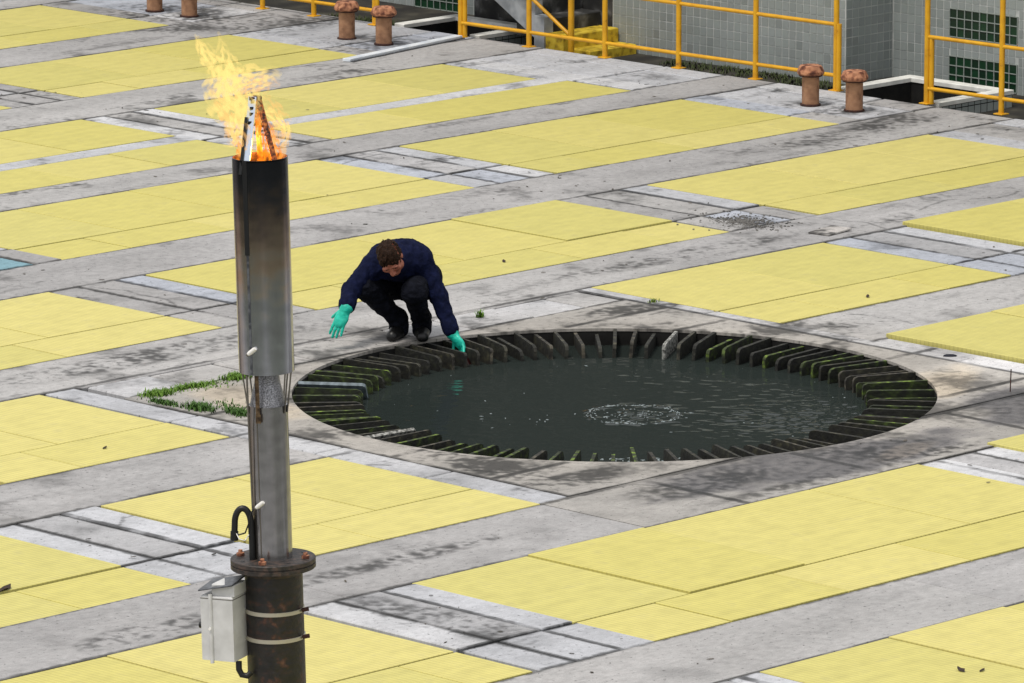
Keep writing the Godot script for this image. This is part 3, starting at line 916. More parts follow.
func build_building():
	var t := thing("tiled_building", "grey tiled building with green glass block windows behind the railing", "building")
	var st := begin()
	var H := 5.4
	block(st, Vector3(FACE_NEAR, -0.9, -13.45), Vector3(20, H, CORNER))
	part("wall", st.commit(), M.tile_core, t)
	st = begin()
	block(st, Vector3(FACE_FAR, -0.9, CORNER + 0.002), Vector3(20, H, 7))
	part("wall", st.commit(), M.tile_core, t)
	st = begin()
	block(st, Vector3(FACE_FAR, -0.9, -26), Vector3(20, H, -13.452))
	part("wall", st.commit(), M.tile_core, t)
	# rendered, stained wall beside the stairs
	part("rendered_wall", block_mesh(Vector3(FACE_NEAR - 0.012, -0.6, -13.44), Vector3(FACE_NEAR - 0.001, H, -11.56)), M.stair_dark, t)
	# unseen dark band added above the tiling to darken the water reflection
	for u in [[FACE_NEAR - 0.02, -13.46, CORNER + 0.02], [FACE_FAR - 0.02, CORNER + 0.021, 7.02], [FACE_FAR - 0.02, -26.02, -13.461]]:
		part("added_dark_band", block_mesh(Vector3(u[0], 2.45, u[1]), Vector3(u[0] + 0.3, H - 0.002, u[2])), M.stair_dark, t)
	# roof slab over all
	part("roof", block_mesh(Vector3(11.7, H + 0.002, -26.3), Vector3(20.3, H + 0.3, 7.3), 0.02), M.plaster, t)
	st = begin()
	var top := 2.4
	tiled(st, Vector3(FACE_NEAR, -0.35, -11.55), Vector3(0, 0, 1), Vector3(-1, 0, 0), CORNER + 11.55, -0.15, top, [], 1.0)
	tiled(st, Vector3(FACE_NEAR, -0.35, CORNER), Vector3(1, 0, 0), Vector3(0, 0, 1), FACE_FAR - FACE_NEAR - 0.012, -0.15, top, [], 0.9)  # return wall: its shade is put into a darker tile tone
	var zr := CORNER + 0.012
	var holes := [[-7.845 - zr, -7.005 - zr, 0.66, 0.935], [-7.845 - zr, -7.005 - zr, 0.215, 0.49]]
	tiled(st, Vector3(FACE_FAR, -0.35, zr), Vector3(0, 0, 1), Vector3(-1, 0, 0), 6.4, -0.15, top, holes, 1.08)
	var holes2 := [[3.035, 3.685, 0.205, 0.48]]
	tiled(st, Vector3(FACE_FAR, -0.35, -18.0), Vector3(0, 0, 1), Vector3(-1, 0, 0), 4.54, -0.15, top, holes2, 1.08)
	tag(part("tile", st.commit(), M.tile, t), "", "", "", "stuff")
	glass_window(t, -7.84, 0.315, 9, "")
	glass_window(t, -7.84, -0.130, 9, "")
	glass_window(t, -14.96, -0.140, 7, "")

func build_stairs():
	var t := thing("stairs", "outside stairs with two yellow bottom steps and blackened upper steps", "stairs")
	var xa := 11.22; var xb := 11.975
	var z := -11.22
	var y := -0.05
	for k in 2:
		part("yellow_step", block_mesh(Vector3(xa + (0.12 if k == 0 else 0.0), -0.6, z - 0.30), Vector3(xb, y, z), 0.01), M.stair_yellow, t)
		z -= 0.24; y += 0.135
	for k in 9:
		part("step", block_mesh(Vector3(xa + 0.11, y - 0.36, z - 0.26), Vector3(xb, y, z), 0.008), M.stair_dark, t)
		z -= 0.24; y += 0.145
	# stringer along the open side
	var st := begin()
	var z0 := -11.84; var n := 10.0
	var a := [Vector3(0, 0.02, z0), Vector3(0, 0.40, z0), Vector3(0, 0.40 + 0.145 * n, z0 - 0.24 * n), Vector3(0, -0.06 + 0.145 * n, z0 - 0.24 * n)]
	for s in [xa, xa + 0.1]:
		var o := Vector3(s, 0, 0)
		quad(st, a[0] + o, a[1] + o, a[2] + o, a[3] + o, Vector3(-1 if s == xa else 1, 0, 0))
	for k in 4:
		var p: Vector3 = a[k]; var q: Vector3 = a[(k + 1) % 4]
		quad_auto(st, p + Vector3(xa, 0, 0), q + Vector3(xa, 0, 0), q + Vector3(xa + 0.1, 0, 0), p + Vector3(xa + 0.1, 0, 0), (p + q) * 0.5 - Vector3(0, 0.2 + 0.0725 * n, z0 - 0.12 * n))
	part("stringer", st.commit(), M.stair_pale, t)
	part("end_block", block_mesh(Vector3(xa - 0.02, -0.6, -11.835), Vector3(xa + 0.1, 0.25, -11.70), 0.01), M.stair_pale, t)
	# sloping hand rail of the stairs
	var r := thing("stair_railing", "yellow stair railing with a sloping bar, standing at the yellow steps", "railing")
	var pz := -11.30; var pxx := 11.16
	part("post", tube_mesh([Vector3(pxx, -0.15, pz), Vector3(pxx, 1.25, pz)], 0.030, 14), M.rail, r)
	for k in 3: part("post", tube_mesh([Vector3(pxx, 0.1 + 0.16 * (k + 1) * 3.0, pz - 0.8 * (k + 1)), Vector3(pxx, 1.25 + 0.16 * (k + 1) * 3.0, pz - 0.8 * (k + 1))], 0.028, 12), M.rail, r)
	for h in [0.10, 0.62, 1.2]:
		part("sloping_bar", tube_mesh([Vector3(pxx, h, pz), Vector3(pxx, h + 0.16 * 9.0, pz - 2.4)], 0.019, 10), M.rail, r)

func build_wells():
	var spots := [[11.0, 11.84, -13.55, -12.38, "tiled window well with white coping in front of the stairs' far end"], [11.08, 12.12, -7.86, -6.60, "tiled window well with white coping below the two green windows"]]
	for s in spots:
		var t := thing("window_well", s[4], "window well", Vector3(s[0], 0, s[2]), "window wells with white coping")
		var w: float = s[1] - s[0]; var l: float = s[3] - s[2]
		var c := 0.13
		var st := begin()
		# walls on three sides; the deck edge closes the fourth
		for b in [[w - c + 0.01, w - 0.01, 0.01, l - 0.01], [-0.03, w - c + 0.01, 0.01, c - 0.01], [-0.03, w - c + 0.01, l - c + 0.01, l - 0.01]]:
			block(st, Vector3(b[0], -1.0, b[2]), Vector3(b[1], -0.028, b[3]))
		part("well_wall", st.commit(), M.basin, t)  # near-black colour stands for the shade inside the well
		part("well_floor", block_mesh(Vector3(-0.03, -0.99, c - 0.01), Vector3(w - c + 0.01, -0.9, l - c + 0.01)), M.bed, t)
		for b in [[w - c, w, 0.0, l], [0.0, w - c, 0.0, c], [0.0, w - c, l - c, l]]:
			part("coping", block_mesh(Vector3(b[0], -0.027, b[2]), Vector3(b[1], 0.012, b[3]), 0.004), M.coping, t)
		st = begin()
		tiled(st, Vector3(-0.03, -0.18, l - 0.01), Vector3(1, 0, 0), Vector3(0, 0, 1), w + 0.02, -0.15, 0.145, [], 1.15)
		tag(part("tile", st.commit(), M.tile, t), "", "", "", "stuff")

# ------------------------------------------------------------------ railings
func rail_x(z: float) -> float:
	return 10.80 + (z + 15.0) * 0.027

func railing(zs: Array, label: String, doubled: Array):
	var t := thing("yellow_railing", label, "railing", Vector3(rail_x(zs[0]), 0, zs[0]), "yellow railings along the deck edge")
	for i in zs.size():
		var p := Vector3(rail_x(zs[i]), 0, zs[i]) - t.position
		part("post", tube_mesh([p, p + Vector3.UP * 1.12], 0.026, 14), M.rail, t)
		part("base_plate", block_mesh(p + Vector3(-0.05, 0.0, -0.05), p + Vector3(0.05, 0.010, 0.05), 0.003), M.rail, t)
		if i in doubled:
			var d := 0.045 if i == 0 else -0.045
			var q := p + Vector3(d * 0.25, 0, absf(d))
			part("short_post", tube_mesh([q, q + Vector3.UP * 0.62], 0.024, 12), M.rail, t)
	var a := Vector3(rail_x(zs[0]), 0, zs[0]) - t.position; var b := Vector3(rail_x(zs[-1]), 0, zs[-1]) - t.position
	for h in [["low_rail", 0.14], ["mid_rail", 0.61], ["top_rail", 1.10]]:
		part(h[0], tube_mesh([a + Vector3.UP * h[1], b + Vector3.UP * h[1]], 0.0185, 12), M.rail, t)

func build_railings():
	railing([-18.2, -17.2, -16.15, -15.22, -14.5, -13.66], "yellow tube railing behind the two middle vents, furthest along the deck edge", [5])
	railing([-12.50, -11.6, -10.62, -9.69, -8.74, -7.77], "long yellow tube railing in front of the stairs and the tiled wall", [0, 5])
	railing([-6.70, -5.84, -4.95, -4.0, -3.1], "yellow tube railing in front of the green glass windows", [0])

# ------------------------------------------------------------------ vents
func build_vents():
	var t := thing("vent_pipe", "terracotta vent pipe with rusty cap at the top left, left one of its pair", "vent", Vector3.ZERO, "terracotta vent pipes with rusty caps")
	t.set_meta("base_name", "vent_pipe")
	part("pipe", lathe_mesh([Vector2(0.078, -0.02), Vector2(0.078, 0.31), Vector2(0.070, 0.31)], 28), M.clay, t)
	part("flange", lathe_mesh([Vector2(0.094, 0.0), Vector2(0.094, 0.012), Vector2(0.078, 0.016)], 24), M.rust_dark, t)
	# lobed cast cap
	var st := begin()
	var prof := [Vector2(0.070, 0.268), Vector2(0.112, 0.278), Vector2(0.124, 0.292), Vector2(0.123, 0.312), Vector2(0.104, 0.352), Vector2(0.094, 0.362), Vector2(0.0001, 0.366)]
	var segs := 40
	var pt := func(i: int, k: int) -> Vector3:
		var a := TAU * k / segs
		var lobe := 1.0 + 0.016 * cos(a * 8.0) * (1.0 if i > 0 and i < 5 else 0.3)
		return Vector3(cos(a) * prof[i].x * lobe, prof[i].y, sin(a) * prof[i].x * lobe)
	for i in prof.size() - 1:
		for k in segs:
			quad_auto(st, pt.call(i, k), pt.call(i, k + 1), pt.call(i + 1, k + 1), pt.call(i + 1, k), pt.call(i, k) + pt.call(i + 1, k + 1) - Vector3(0, 0.60, 0))
	part("cap", st.commit(), M.rust, t)
	part("cap_band", lathe_mesh([Vector2(0.080, 0.262), Vector2(0.106, 0.266), Vector2(0.110, 0.284), Vector2(0.09, 0.287)], 28), M.rust_dark, t)
	t.position = Vector3(9.94, 0, -15.87)
	t.rotation.y = 0.2
	var spots := [[9.94, -15.36, "terracotta vent pipe with rusty cap at the top left, right one of its pair"],
		[10.02, -13.20, "terracotta vent pipe with rusty cap above the white metal strip, left one of the two"],
		[10.03, -12.70, "terracotta vent pipe with rusty cap at the white metal strip, the one nearer the strip"],
		[10.23, -7.39, "terracotta vent pipe with rusty cap overlapping the end post of the long railing"],
		[10.27, -6.90, "terracotta vent pipe with rusty cap standing in the opening between two railings"]]
	for s in spots:
		var c := copy(t, s[2])
		c.position = Vector3(s[0], 0, s[1])
		c.rotation.y = rng.randf_range(0, 0.7)

# ------------------------------------------------------------------ flare stack
func build_flare():
	var lean := 0.0245
	var up := (Vector3.UP - RIGHT * lean).normalized()
	var xr := (RIGHT - up * RIGHT.dot(up)).normalized()
	# local axes: x = towards the picture's right, y = up the stack, z = towards the camera
	var B := Basis(xr, up, xr.cross(up))
	var at := Vector3(-8.4, 0, 5.56) - RIGHT * 0.012
	var t := thing("flare_stack", "tall steel gas flare stack with heat stained shroud, flange and box", "flare stack", at)
	t.basis = B
	var seg := 48
	part("lower_pipe", lathe_mesh([Vector2(0.158, -0.02), Vector2(0.158, 1.105)], seg), M.black_steel, t)
	part("base_plate", lathe_mesh([Vector2(0.26, -0.01), Vector2(0.26, 0.022), Vector2(0.158, 0.024)], seg), M.black_steel, t)
	part("flange", lathe_mesh([Vector2(0.158, 1.085), Vector2(0.172, 1.10), Vector2(0.19, 1.112), Vector2(0.228, 1.115), Vector2(0.232, 1.119), Vector2(0.232, 1.140), Vector2(0.226, 1.142), Vector2(0.226, 1.146), Vector2(0.232, 1.148), Vector2(0.232, 1.168), Vector2(0.228, 1.172), Vector2(0.10, 1.174)], seg), M.flange, t)
	for k in 8:
		var a := TAU * (k + 0.35) / 8
		var c := Vector3(cos(a) * 0.185, 1.173, sin(a) * 0.185)
		if k % 2 == 0:
			part("bolt", lathe_mesh([Vector2(0.022, 0), Vector2(0.022, 0.016), Vector2(0.012, 0.018), Vector2(0.012, 0.032), Vector2(0.0001, 0.033)], 6, Transform3D(Basis.IDENTITY, c)), M.rust, t)
		else:
			part("bolt_hole", lathe_mesh([Vector2(0.012, 0), Vector2(0.011, 0.002), Vector2(0.0001, 0.002)], 10, Transform3D(Basis.IDENTITY, c)), M.rubber, t)
	part("upper_pipe", lathe_mesh([Vector2(0.107, 1.173), Vector2(0.107, 2.02), Vector2(0.100, 2.021)], seg), M.steel_pipe, t)
	part("pipe_seam", tube_mesh([Vector3(-0.058, 1.18, 0.09), Vector3(-0.058, 2.02, 0.09)], 0.004, 8), M.strap, t)
	part("perforated_cone", lathe_mesh([Vector2(0.098, 2.02), Vector2(0.088, 2.07), Vector2(0.070, 2.14), Vector2(0.062, 2.2), Vector2(0.060, 2.34)], seg), M.perforated, t)
	# shroud: a thin open cylinder
	part("shroud", lathe_mesh([Vector2(0.142, 2.24), Vector2(0.144, 2.205), Vector2(0.150, 2.205), Vector2(0.150, 3.373), Vector2(0.146, 3.375)], 64), M.shroud, t)
	part("shroud_lining", lathe_mesh([Vector2(0.146, 3.375), Vector2(0.144, 3.367), Vector2(0.142, 2.24)], 64), M.black_steel, t)
	part("burner_plate", lathe_mesh([Vector2(0.141, 2.965), Vector2(0.141, 2.98), Vector2(0.0001, 2.99)], 32), M.rust_dark, t)
	part("shroud_seam", block_mesh(Vector3(-0.083, 2.21, 0.123), Vector3(-0.071, 2.86, 0.134)), M.lid, t)
	part("sooty_seam", block_mesh(Vector3(-0.090, 2.862, 0.120), Vector3(-0.066, 3.372, 0.136)), M.rubber, t)
	# straps that carry the shroud
	for s in [[-0.136, 0.03, -0.104, 0.03], [0.136, 0.03, 0.104, 0.03], [0.118, 0.08, 0.090, 0.06], [-0.105, -0.09, -0.078, -0.075], [0.10, -0.09, 0.078, -0.075]]:
		var st := begin()
		bar(st, Vector3(s[0], 2.24, s[1]), Vector3(s[2], 1.98, s[3]), 0.016, 0.005, Vector3(0.3, 0, 1))
		part("strap", st.commit(), M.strap, t)
	var stb := begin()
	bar(stb, Vector3(-0.052, 2.26, 0.118), Vector3(-0.050, 1.955, 0.112), 0.022, 0.008, Vector3.RIGHT)
	block(stb, Vector3(-0.063, 1.94, 0.098), Vector3(-0.035, 1.985, 0.124))
	tag(part("flat_bar", stb.commit(), M.brown_steel, t), "brown flat bar with a foot clamped to the pipe")
	# ignition rod and its two white insulators, black cable
	part("ignition_rod", tube_mesh([Vector3(-0.098, 1.42, 0.062), Vector3(-0.104, 1.9, 0.070), Vector3(-0.104, 2.2, 0.106)], 0.0055, 8), M.strap, t)
	for c in [Vector3(-0.082, 2.33, 0.135), Vector3(-0.068, 1.475, 0.093)]:
		var ax := Vector3(0.70, 0.60, 0.38).normalized()
		part("insulator", tube_mesh([c - ax * 0.012, c, c + ax * 0.038, c + ax * 0.045], [0.010, 0.0125, 0.0125, 0.009], 14), M.ceramic, t)
		part("ignition_clip", tube_mesh([c - ax * 0.022, c - ax * 0.008], 0.010, 8), M.strap, t)
	part("cable", tube_mesh([Vector3(-0.088, 1.462, 0.088), Vector3(-0.108, 1.44, 0.095), Vector3(-0.122, 1.38, 0.10), Vector3(-0.142, 1.33, 0.09), Vector3(-0.178, 1.318, 0.08), Vector3(-0.196, 1.335, 0.07)], 0.0045, 8), M.rubber, t)
	part("cable", tube_mesh([Vector3(-0.196, 1.335, 0.07), Vector3(-0.175, 1.30, 0.10), Vector3(-0.145, 1.29, 0.10), Vector3(-0.118, 1.32, 0.06)], 0.003, 6), M.ceramic, t)
	var loop := []
	for k in 15:
		var a := PI * k / 14.0
		loop.append(Vector3(-0.154 - 0.044 * cos(a), 1.375 + 0.085 * sin(a), 0.06))
	loop.push_front(Vector3(-0.201, 1.33, 0.062)); loop.push_front(Vector3(-0.203, 1.30, 0.064))
	loop.reverse()
	loop.push_front(Vector3(-0.108, 1.26, 0.06)); loop.push_front(Vector3(-0.108, 1.172, 0.06))
	part("hose", tube_mesh(loop, 0.0175, 14), M.rubber, t)
	part("hose_end", tube_mesh([Vector3(-0.2035, 1.285, 0.064), Vector3(-0.201, 1.335, 0.062)], 0.022, 12), M.rubber, t)
	part("hose", tube_mesh([Vector3(-0.20, 0.62, 0.10), Vector3(-0.20, 0.575, 0.105), Vector3(-0.185, 0.545, 0.11), Vector3(-0.155, 0.54, 0.115), Vector3(-0.135, 0.56, 0.11)], 0.017, 12), M.rubber, t)
	# clamps
	for y in [0.885, 0.735]:
		var b := part("clamp_band", lathe_mesh([Vector2(0.158, y - 0.011), Vector2(0.164, y - 0.010), Vector2(0.164, y + 0.010), Vector2(0.158, y + 0.011)], seg), M.band, t)
		part("clamp_bolt", tube_mesh([Vector3(0.15, y + 0.005, 0.075), Vector3(0.188, y + 0.012, 0.075)], 0.012, 8), M.rust_dark, b)
	# cabinet
	var bx := Transform3D(Basis(Vector3.UP, -0.42), Vector3(-0.275, 0.625, 0.07))
	var cb := part("control_box", block_mesh(Vector3(-0.097, 0.01, -0.08), Vector3(0.097, 0.37, 0.08), 0.008, bx), M.box, t)
	part("door_rib", tube_mesh([bx * Vector3(-0.035, -0.004, 0.083), bx * Vector3(-0.035, 0.38, 0.083)], 0.011, 12), M.box, cb)
	part("rib_button", tube_mesh([bx * Vector3(-0.035, 0.19, 0.096), bx * Vector3(-0.035, 0.19, 0.103)], 0.008, 10), M.ceramic, cb)
	part("door_gap", block_mesh(Vector3(-0.098, 0.352, -0.081), Vector3(0.098, 0.356, 0.0812), 0.0, bx), M.strap, cb)
	part("knob", tube_mesh([bx * Vector3(-0.10, 0.19, 0.03), bx * Vector3(-0.13, 0.19, 0.03)], 0.018, 10), M.rubber, cb)
	part("lid_wall", block_mesh(Vector3(-0.03, 0.371, -0.07), Vector3(0.105, 0.435, 0.07), 0.004, bx), M.box, cb)
	part("hood", block_mesh(Vector3(-0.105, 0, -0.09), Vector3(0.105, 0.008, 0.095), 0.002, bx * Transform3D(Basis(Vector3(0, 0, 1), 0.20) * Basis(Vector3.RIGHT, 0.10), Vector3(0.0, 0.424, 0))), M.lid, cb)
	part("bracket", block_mesh(Vector3(0.06, 0.10, -0.16), Vector3(0.12, 0.30, -0.086), 0.0, bx), M.black_steel, cb)
	# burner straps above the rim, leaning together
	var s1 := begin()
	bar(s1, Vector3(-0.078, 3.305, 0.118), Vector3(-0.026, 3.705, 0.03), 0.044, 0.006, Vector3(1, 0, 0.25))
	tag(part("burner_strap", s1.commit(), M.bright, t), "bright bluish white burner strap")
	var s5 := begin()
	bar(s5, Vector3(-0.102, 3.30, 0.122), Vector3(-0.062, 3.60, 0.062), 0.016, 0.008, Vector3(1, 0, 0.25))
	tag(part("burner_strap", s5.commit(), M.rubber, t), "sooty black edge strap beside the bright one")
	var s2 := begin()
	bar(s2, Vector3(0.095, 3.305, 0.085), Vector3(0.002, 3.705, 0.02), 0.030, 0.006, Vector3(1, 0, -0.3))
	tag(part("burner_strap", s2.commit(), M.scorched, t), "scorched rusty burner strap with hot glow painted in orange")
	var s3 := begin()
	bar(s3, Vector3(0.0, 3.305, -0.10), Vector3(-0.010, 3.705, 0.0), 0.03, 0.006, Vector3(1, 0, 0.0))
	tag(part("burner_strap", s3.commit(), M.brown_steel, t), "scorched brown burner strap")
	var s4 := begin()
	for k in [[3.605, -0.036], [3.635, -0.034], [3.67, -0.028], [3.56, -0.046]]:
		block(s4, Vector3(k[1] - 0.009, k[0], 0.058 - (k[0] - 3.555) * 0.2), Vector3(k[1] + 0.011, k[0] + 0.017, 0.066 - (k[0] - 3.555) * 0.2))
	part("strap_slot", s4.commit(), M.rubber, t)
	part("strap_bolt", tube_mesh([Vector3(-0.045, 3.695, 0.032), Vector3(0.022, 3.695, 0.026)], 0.010, 8), M.rust_dark, t)

	# flame: wind-torn tongues, each a flattened hollow body of glowing gas
	var fl := thing("flame", "ragged pale orange gas flame blown leftwards from the flare top", "flame", at)
	fl.basis = B
	var ftex := make_flame_texture()
	var mk := func(c: Color, a: float) -> StandardMaterial3D:
		var m := StandardMaterial3D.new()
		m.shading_mode = BaseMaterial3D.SHADING_MODE_UNSHADED
		m.transparency = BaseMaterial3D.TRANSPARENCY_ALPHA
		m.albedo_color = Color(c.r, c.g, c.b, a)
		m.albedo_texture = ftex
		m.vertex_color_use_as_albedo = true
		return m
	var pale: StandardMaterial3D = mk.call(Color(1.0, 0.88, 0.53), 0.66)
	var orange: StandardMaterial3D = mk.call(Color(1.0, 0.77, 0.46), 0.56)
	var deep: StandardMaterial3D = mk.call(Color(1.0, 0.56, 0.12), 0.75)
	var wisp := FastNoiseLite.new(); wisp.seed = 3; wisp.frequency = 1.0; wisp.fractal_octaves = 3
	# control points (x, y, z) and widths; points given up the stack from the rim at y = 3.375
	var tongues := [
		[pale, [Vector3(-0.02, 3.405, 0), Vector3(-0.09, 3.565, 0.02), Vector3(-0.19, 3.705, 0.03), Vector3(-0.20, 3.825, 0.0), Vector3(-0.25, 3.925, -0.02), Vector3(-0.31, 4.035, 0.0)], [0.05, 0.085, 0.09, 0.10, 0.055, 0.01]],
		[pale, [Vector3(0.03, 3.625, 0.02), Vector3(-0.07, 3.705, 0.02), Vector3(-0.14, 3.795, 0.04), Vector3(-0.17, 3.895, 0.02), Vector3(-0.185, 3.985, 0.0), Vector3(-0.20, 4.055, 0.0)], [0.04, 0.085, 0.10, 0.08, 0.03, 0.006]],
		[pale, [Vector3(-0.20, 3.765, 0), Vector3(-0.10, 3.805, 0.03), Vector3(0.0, 3.81, 0.03), Vector3(0.08, 3.82, 0.02), Vector3(0.125, 3.8, 0.0)], [0.05, 0.078, 0.06, 0.055, 0.02]],
		[orange, [Vector3(-0.13, 3.665, -0.02), Vector3(-0.08, 3.735, -0.03), Vector3(0.0, 3.765, -0.02), Vector3(0.07, 3.775, 0.0), Vector3(0.12, 3.755, 0.01)], [0.03, 0.05, 0.05, 0.05, 0.012]],
		[orange, [Vector3(-0.06, 3.385, 0.06), Vector3(-0.11, 3.505, 0.08), Vector3(-0.15, 3.605, 0.06), Vector3(-0.21, 3.695, 0.04), Vector3(-0.26, 3.765, 0.02)], [0.05, 0.06, 0.06, 0.045, 0.008]],
		[orange, [Vector3(0.06, 3.375, 0.02), Vector3(0.10, 3.465, 0.02), Vector3(0.125, 3.545, 0.0), Vector3(0.09, 3.625, 0.0), Vector3(0.03, 3.705, 0.0)], [0.07, 0.07, 0.055, 0.04, 0.02]],
		[pale, [Vector3(0.02, 3.625, 0.0), Vector3(0.08, 3.595, 0.02), Vector3(0.13, 3.545, 0.02), Vector3(0.15, 3.485, 0.0), Vector3(0.13, 3.425, 0.0)], [0.02, 0.03, 0.03, 0.025, 0.01]],
		[deep, [Vector3(0.02, 3.305, 0.06), Vector3(0.03, 3.405, 0.05), Vector3(0.015, 3.525, 0.04), Vector3(0.0, 3.635, 0.03)], [0.045, 0.04, 0.028, 0.008]],
		[deep, [Vector3(0.09, 3.305, 0.02), Vector3(0.085, 3.405, 0.02), Vector3(0.06, 3.505, 0.02), Vector3(0.03, 3.605, 0.02)], [0.045, 0.035, 0.025, 0.008]],
		[deep, [Vector3(-0.10, 3.305, -0.02), Vector3(-0.10, 3.375, 0.0), Vector3(-0.11, 3.445, 0.02), Vector3(-0.12, 3.505, 0.02)], [0.04, 0.03, 0.02, 0.006]],
		[pale, [Vector3(-0.10, 3.625, 0.05), Vector3(-0.12, 3.525, 0.07), Vector3(-0.14, 3.455, 0.05), Vector3(-0.19, 3.44, 0.02)], [0.03, 0.03, 0.02, 0.008]],
		[pale, [Vector3(-0.22, 3.885, 0.03), Vector3(-0.27, 3.925, 0.03), Vector3(-0.30, 3.985, 0.02), Vector3(-0.325, 4.045, 0.0)], [0.05, 0.04, 0.025, 0.004]]]
	for g in tongues:
		var cv := Curve3D.new()
		var ctl: Array = g[1]
		for i in ctl.size():
			var tg: Vector3 = (ctl[min(i + 1, ctl.size() - 1)] - ctl[max(i - 1, 0)]) * 0.25
			cv.add_point(ctl[i], -tg, tg)
		var L := cv.get_baked_length()
		var n := 26
		var sides := 14
		var rings := []
		for i in n + 1:
			var f := float(i) / n
			var p := cv.sample_baked(f * L, true)
			var q := cv.sample_baked(min(f * L + 0.004, L), true); var o := cv.sample_baked(max(f * L - 0.004, 0), true)
			var d := (q - o).normalized()
			var side := d.cross(Vector3(0, 0, 1)).normalized()
			var w: float = f * (ctl.size() - 1)
			var wi := int(min(w, ctl.size() - 2))
			var wr: Array = g[2]
			var r: float = lerpf(wr[wi], wr[wi + 1], w - wi)
			var ring := []
			for k in sides:
				var a := TAU * k / sides
				var rr := r * (1.0 + 0.55 * wisp.get_noise_3d(p.x * 9 + cos(a) * 0.8, p.y * 9, sin(a) * 0.8 + r * 40))
				ring.append(p + side * cos(a) * rr + Vector3(0, 0, 1) * sin(a) * rr * 0.45)
			rings.append(ring)
		var st := begin()
		for i in n:
			for k in sides:
				var j := (k + 1) % sides
				for w in [[i, k], [i, j], [i + 1, j], [i, k], [i + 1, j], [i + 1, k]]:
					var f := float(w[0]) / n
					var fade: float = sstep(0.0, 0.15, f) * (1.0 - sstep(0.55, 1.0, f) * 0.75)
					st.set_color(Color(1, 1, 1, clampf(fade, 0, 1)))
					st.set_normal(Vector3(0, 0, 1))
					var across := absf(cos(TAU * w[1] / sides))
					st.set_uv(Vector2(0.5 + 0.5 * cos(TAU * w[1] / sides) * 0.98, f * L * 1.9 + g[2][1] * 9.0))
					st.add_vertex(rings[w[0]][w[1]])
		part("tongue", st.commit(), g[0], fl)
	var lamp := OmniLight3D.new()
	lamp.name = "flame_light"
	lamp.light_color = Color(1.0, 0.55, 0.18)
	lamp.light_energy = 0.35
	lamp.light_size = 0.06
	lamp.omni_range = 40.0
	lamp.omni_attenuation = 2.0
	lamp.shadow_enabled = true
	fl.add_child(lamp)
	lamp.position = Vector3(0.01, 3.405, 0.0)

# ------------------------------------------------------------------ signed distance grids for the figure
var F := PackedFloat32Array()
var gnx := 0
var gny := 0
var gnz := 0
var go := Vector3.ZERO
var gc := 0.01

func grid(lo: Vector3, hi: Vector3, c: float):
	go = lo; gc = c
	gnx = int(ceil((hi.x - lo.x) / c)) + 1; gny = int(ceil((hi.y - lo.y) / c)) + 1; gnz = int(ceil((hi.z - lo.z) / c)) + 1
	F = PackedFloat32Array(); F.resize(gnx * gny * gnz); F.fill(1.0)

func span(lo: Vector3, hi: Vector3) -> Array:
	var a := (lo - go) / gc; var b := (hi - go) / gc
	return [max(0, int(a.x)), min(gnx - 1, int(b.x) + 1), max(0, int(a.y)), min(gny - 1, int(b.y) + 1), max(0, int(a.z)), min(gnz - 1, int(b.z) + 1)]

func cap(a: Vector3, b: Vector3, ra: float, rb: float, k := 0.03):
	var m: float = max(ra, rb) + k + gc * 2.5
	var s := span(a.min(b) - Vector3.ONE * m, a.max(b) + Vector3.ONE * m)
	var ab := b - a
	var inv: float = 1.0 / max(ab.length_squared(), 1e-9)
	for z in range(s[4], s[5] + 1):
		for y in range(s[2], s[3] + 1):
			var row := (z * gny + y) * gnx
			for x in range(s[0], s[1] + 1):
				var p := go + Vector3(x, y, z) * gc - a
				var t := clampf(p.dot(ab) * inv, 0.0, 1.0)
				var d := (p - ab * t).length() - lerpf(ra, rb, t)
				var o := F[row + x]
				var h := k - absf(o - d)
				F[row + x] = minf(o, d) - (h * h * 0.25 / k if h > 0.0 else 0.0)

func ell(c: Vector3, bs: Basis, r: Vector3, k := 0.02, cut := false):
	var m: float = max(r.x, max(r.y, r.z)) + k + gc * 2.5
	var s := span(c - Vector3.ONE * m, c + Vector3.ONE * m)
	var small: float = min(r.x, min(r.y, r.z))
	for z in range(s[4], s[5] + 1):
		for y in range(s[2], s[3] + 1):
			var row := (z * gny + y) * gnx
			for x in range(s[0], s[1] + 1):
				var p := go + Vector3(x, y, z) * gc - c
				var q := Vector3(p.dot(bs.x), p.dot(bs.y), p.dot(bs.z))
				var k0 := (q / r).length()
				var k1 := (q / (r * r)).length()
				var d := k0 * (k0 - 1.0) / k1 if k1 > 1e-6 else -small
				var o := F[row + x]
				if cut:
					d = -d
					var hh := k - absf(o - d)
					F[row + x] = maxf(o, d) + (hh * hh * 0.25 / k if hh > 0.0 else 0.0)
				else:
					var h := k - absf(o - d)
					F[row + x] = minf(o, d) - (h * h * 0.25 / k if h > 0.0 else 0.0)

func wrinkle(n: FastNoiseLite, amp: float, stretch: Vector3):
	for z in gnz:
		for y in gny:
			var row := (z * gny + y) * gnx
			for x in gnx:
				if absf(F[row + x]) < 0.05:
					var p := go + Vector3(x, y, z) * gc
					F[row + x] += amp * n.get_noise_3d(p.x * stretch.x, p.y * stretch.y, p.z * stretch.z)

# drop everything on the far side of a plane
func trim(point: Vector3, n: Vector3):
	for z in gnz:
		for y in gny:
			var row := (z * gny + y) * gnx
			for x in gnx:
				F[row + x] = maxf(F[row + x], (go + Vector3(x, y, z) * gc - point).dot(n))

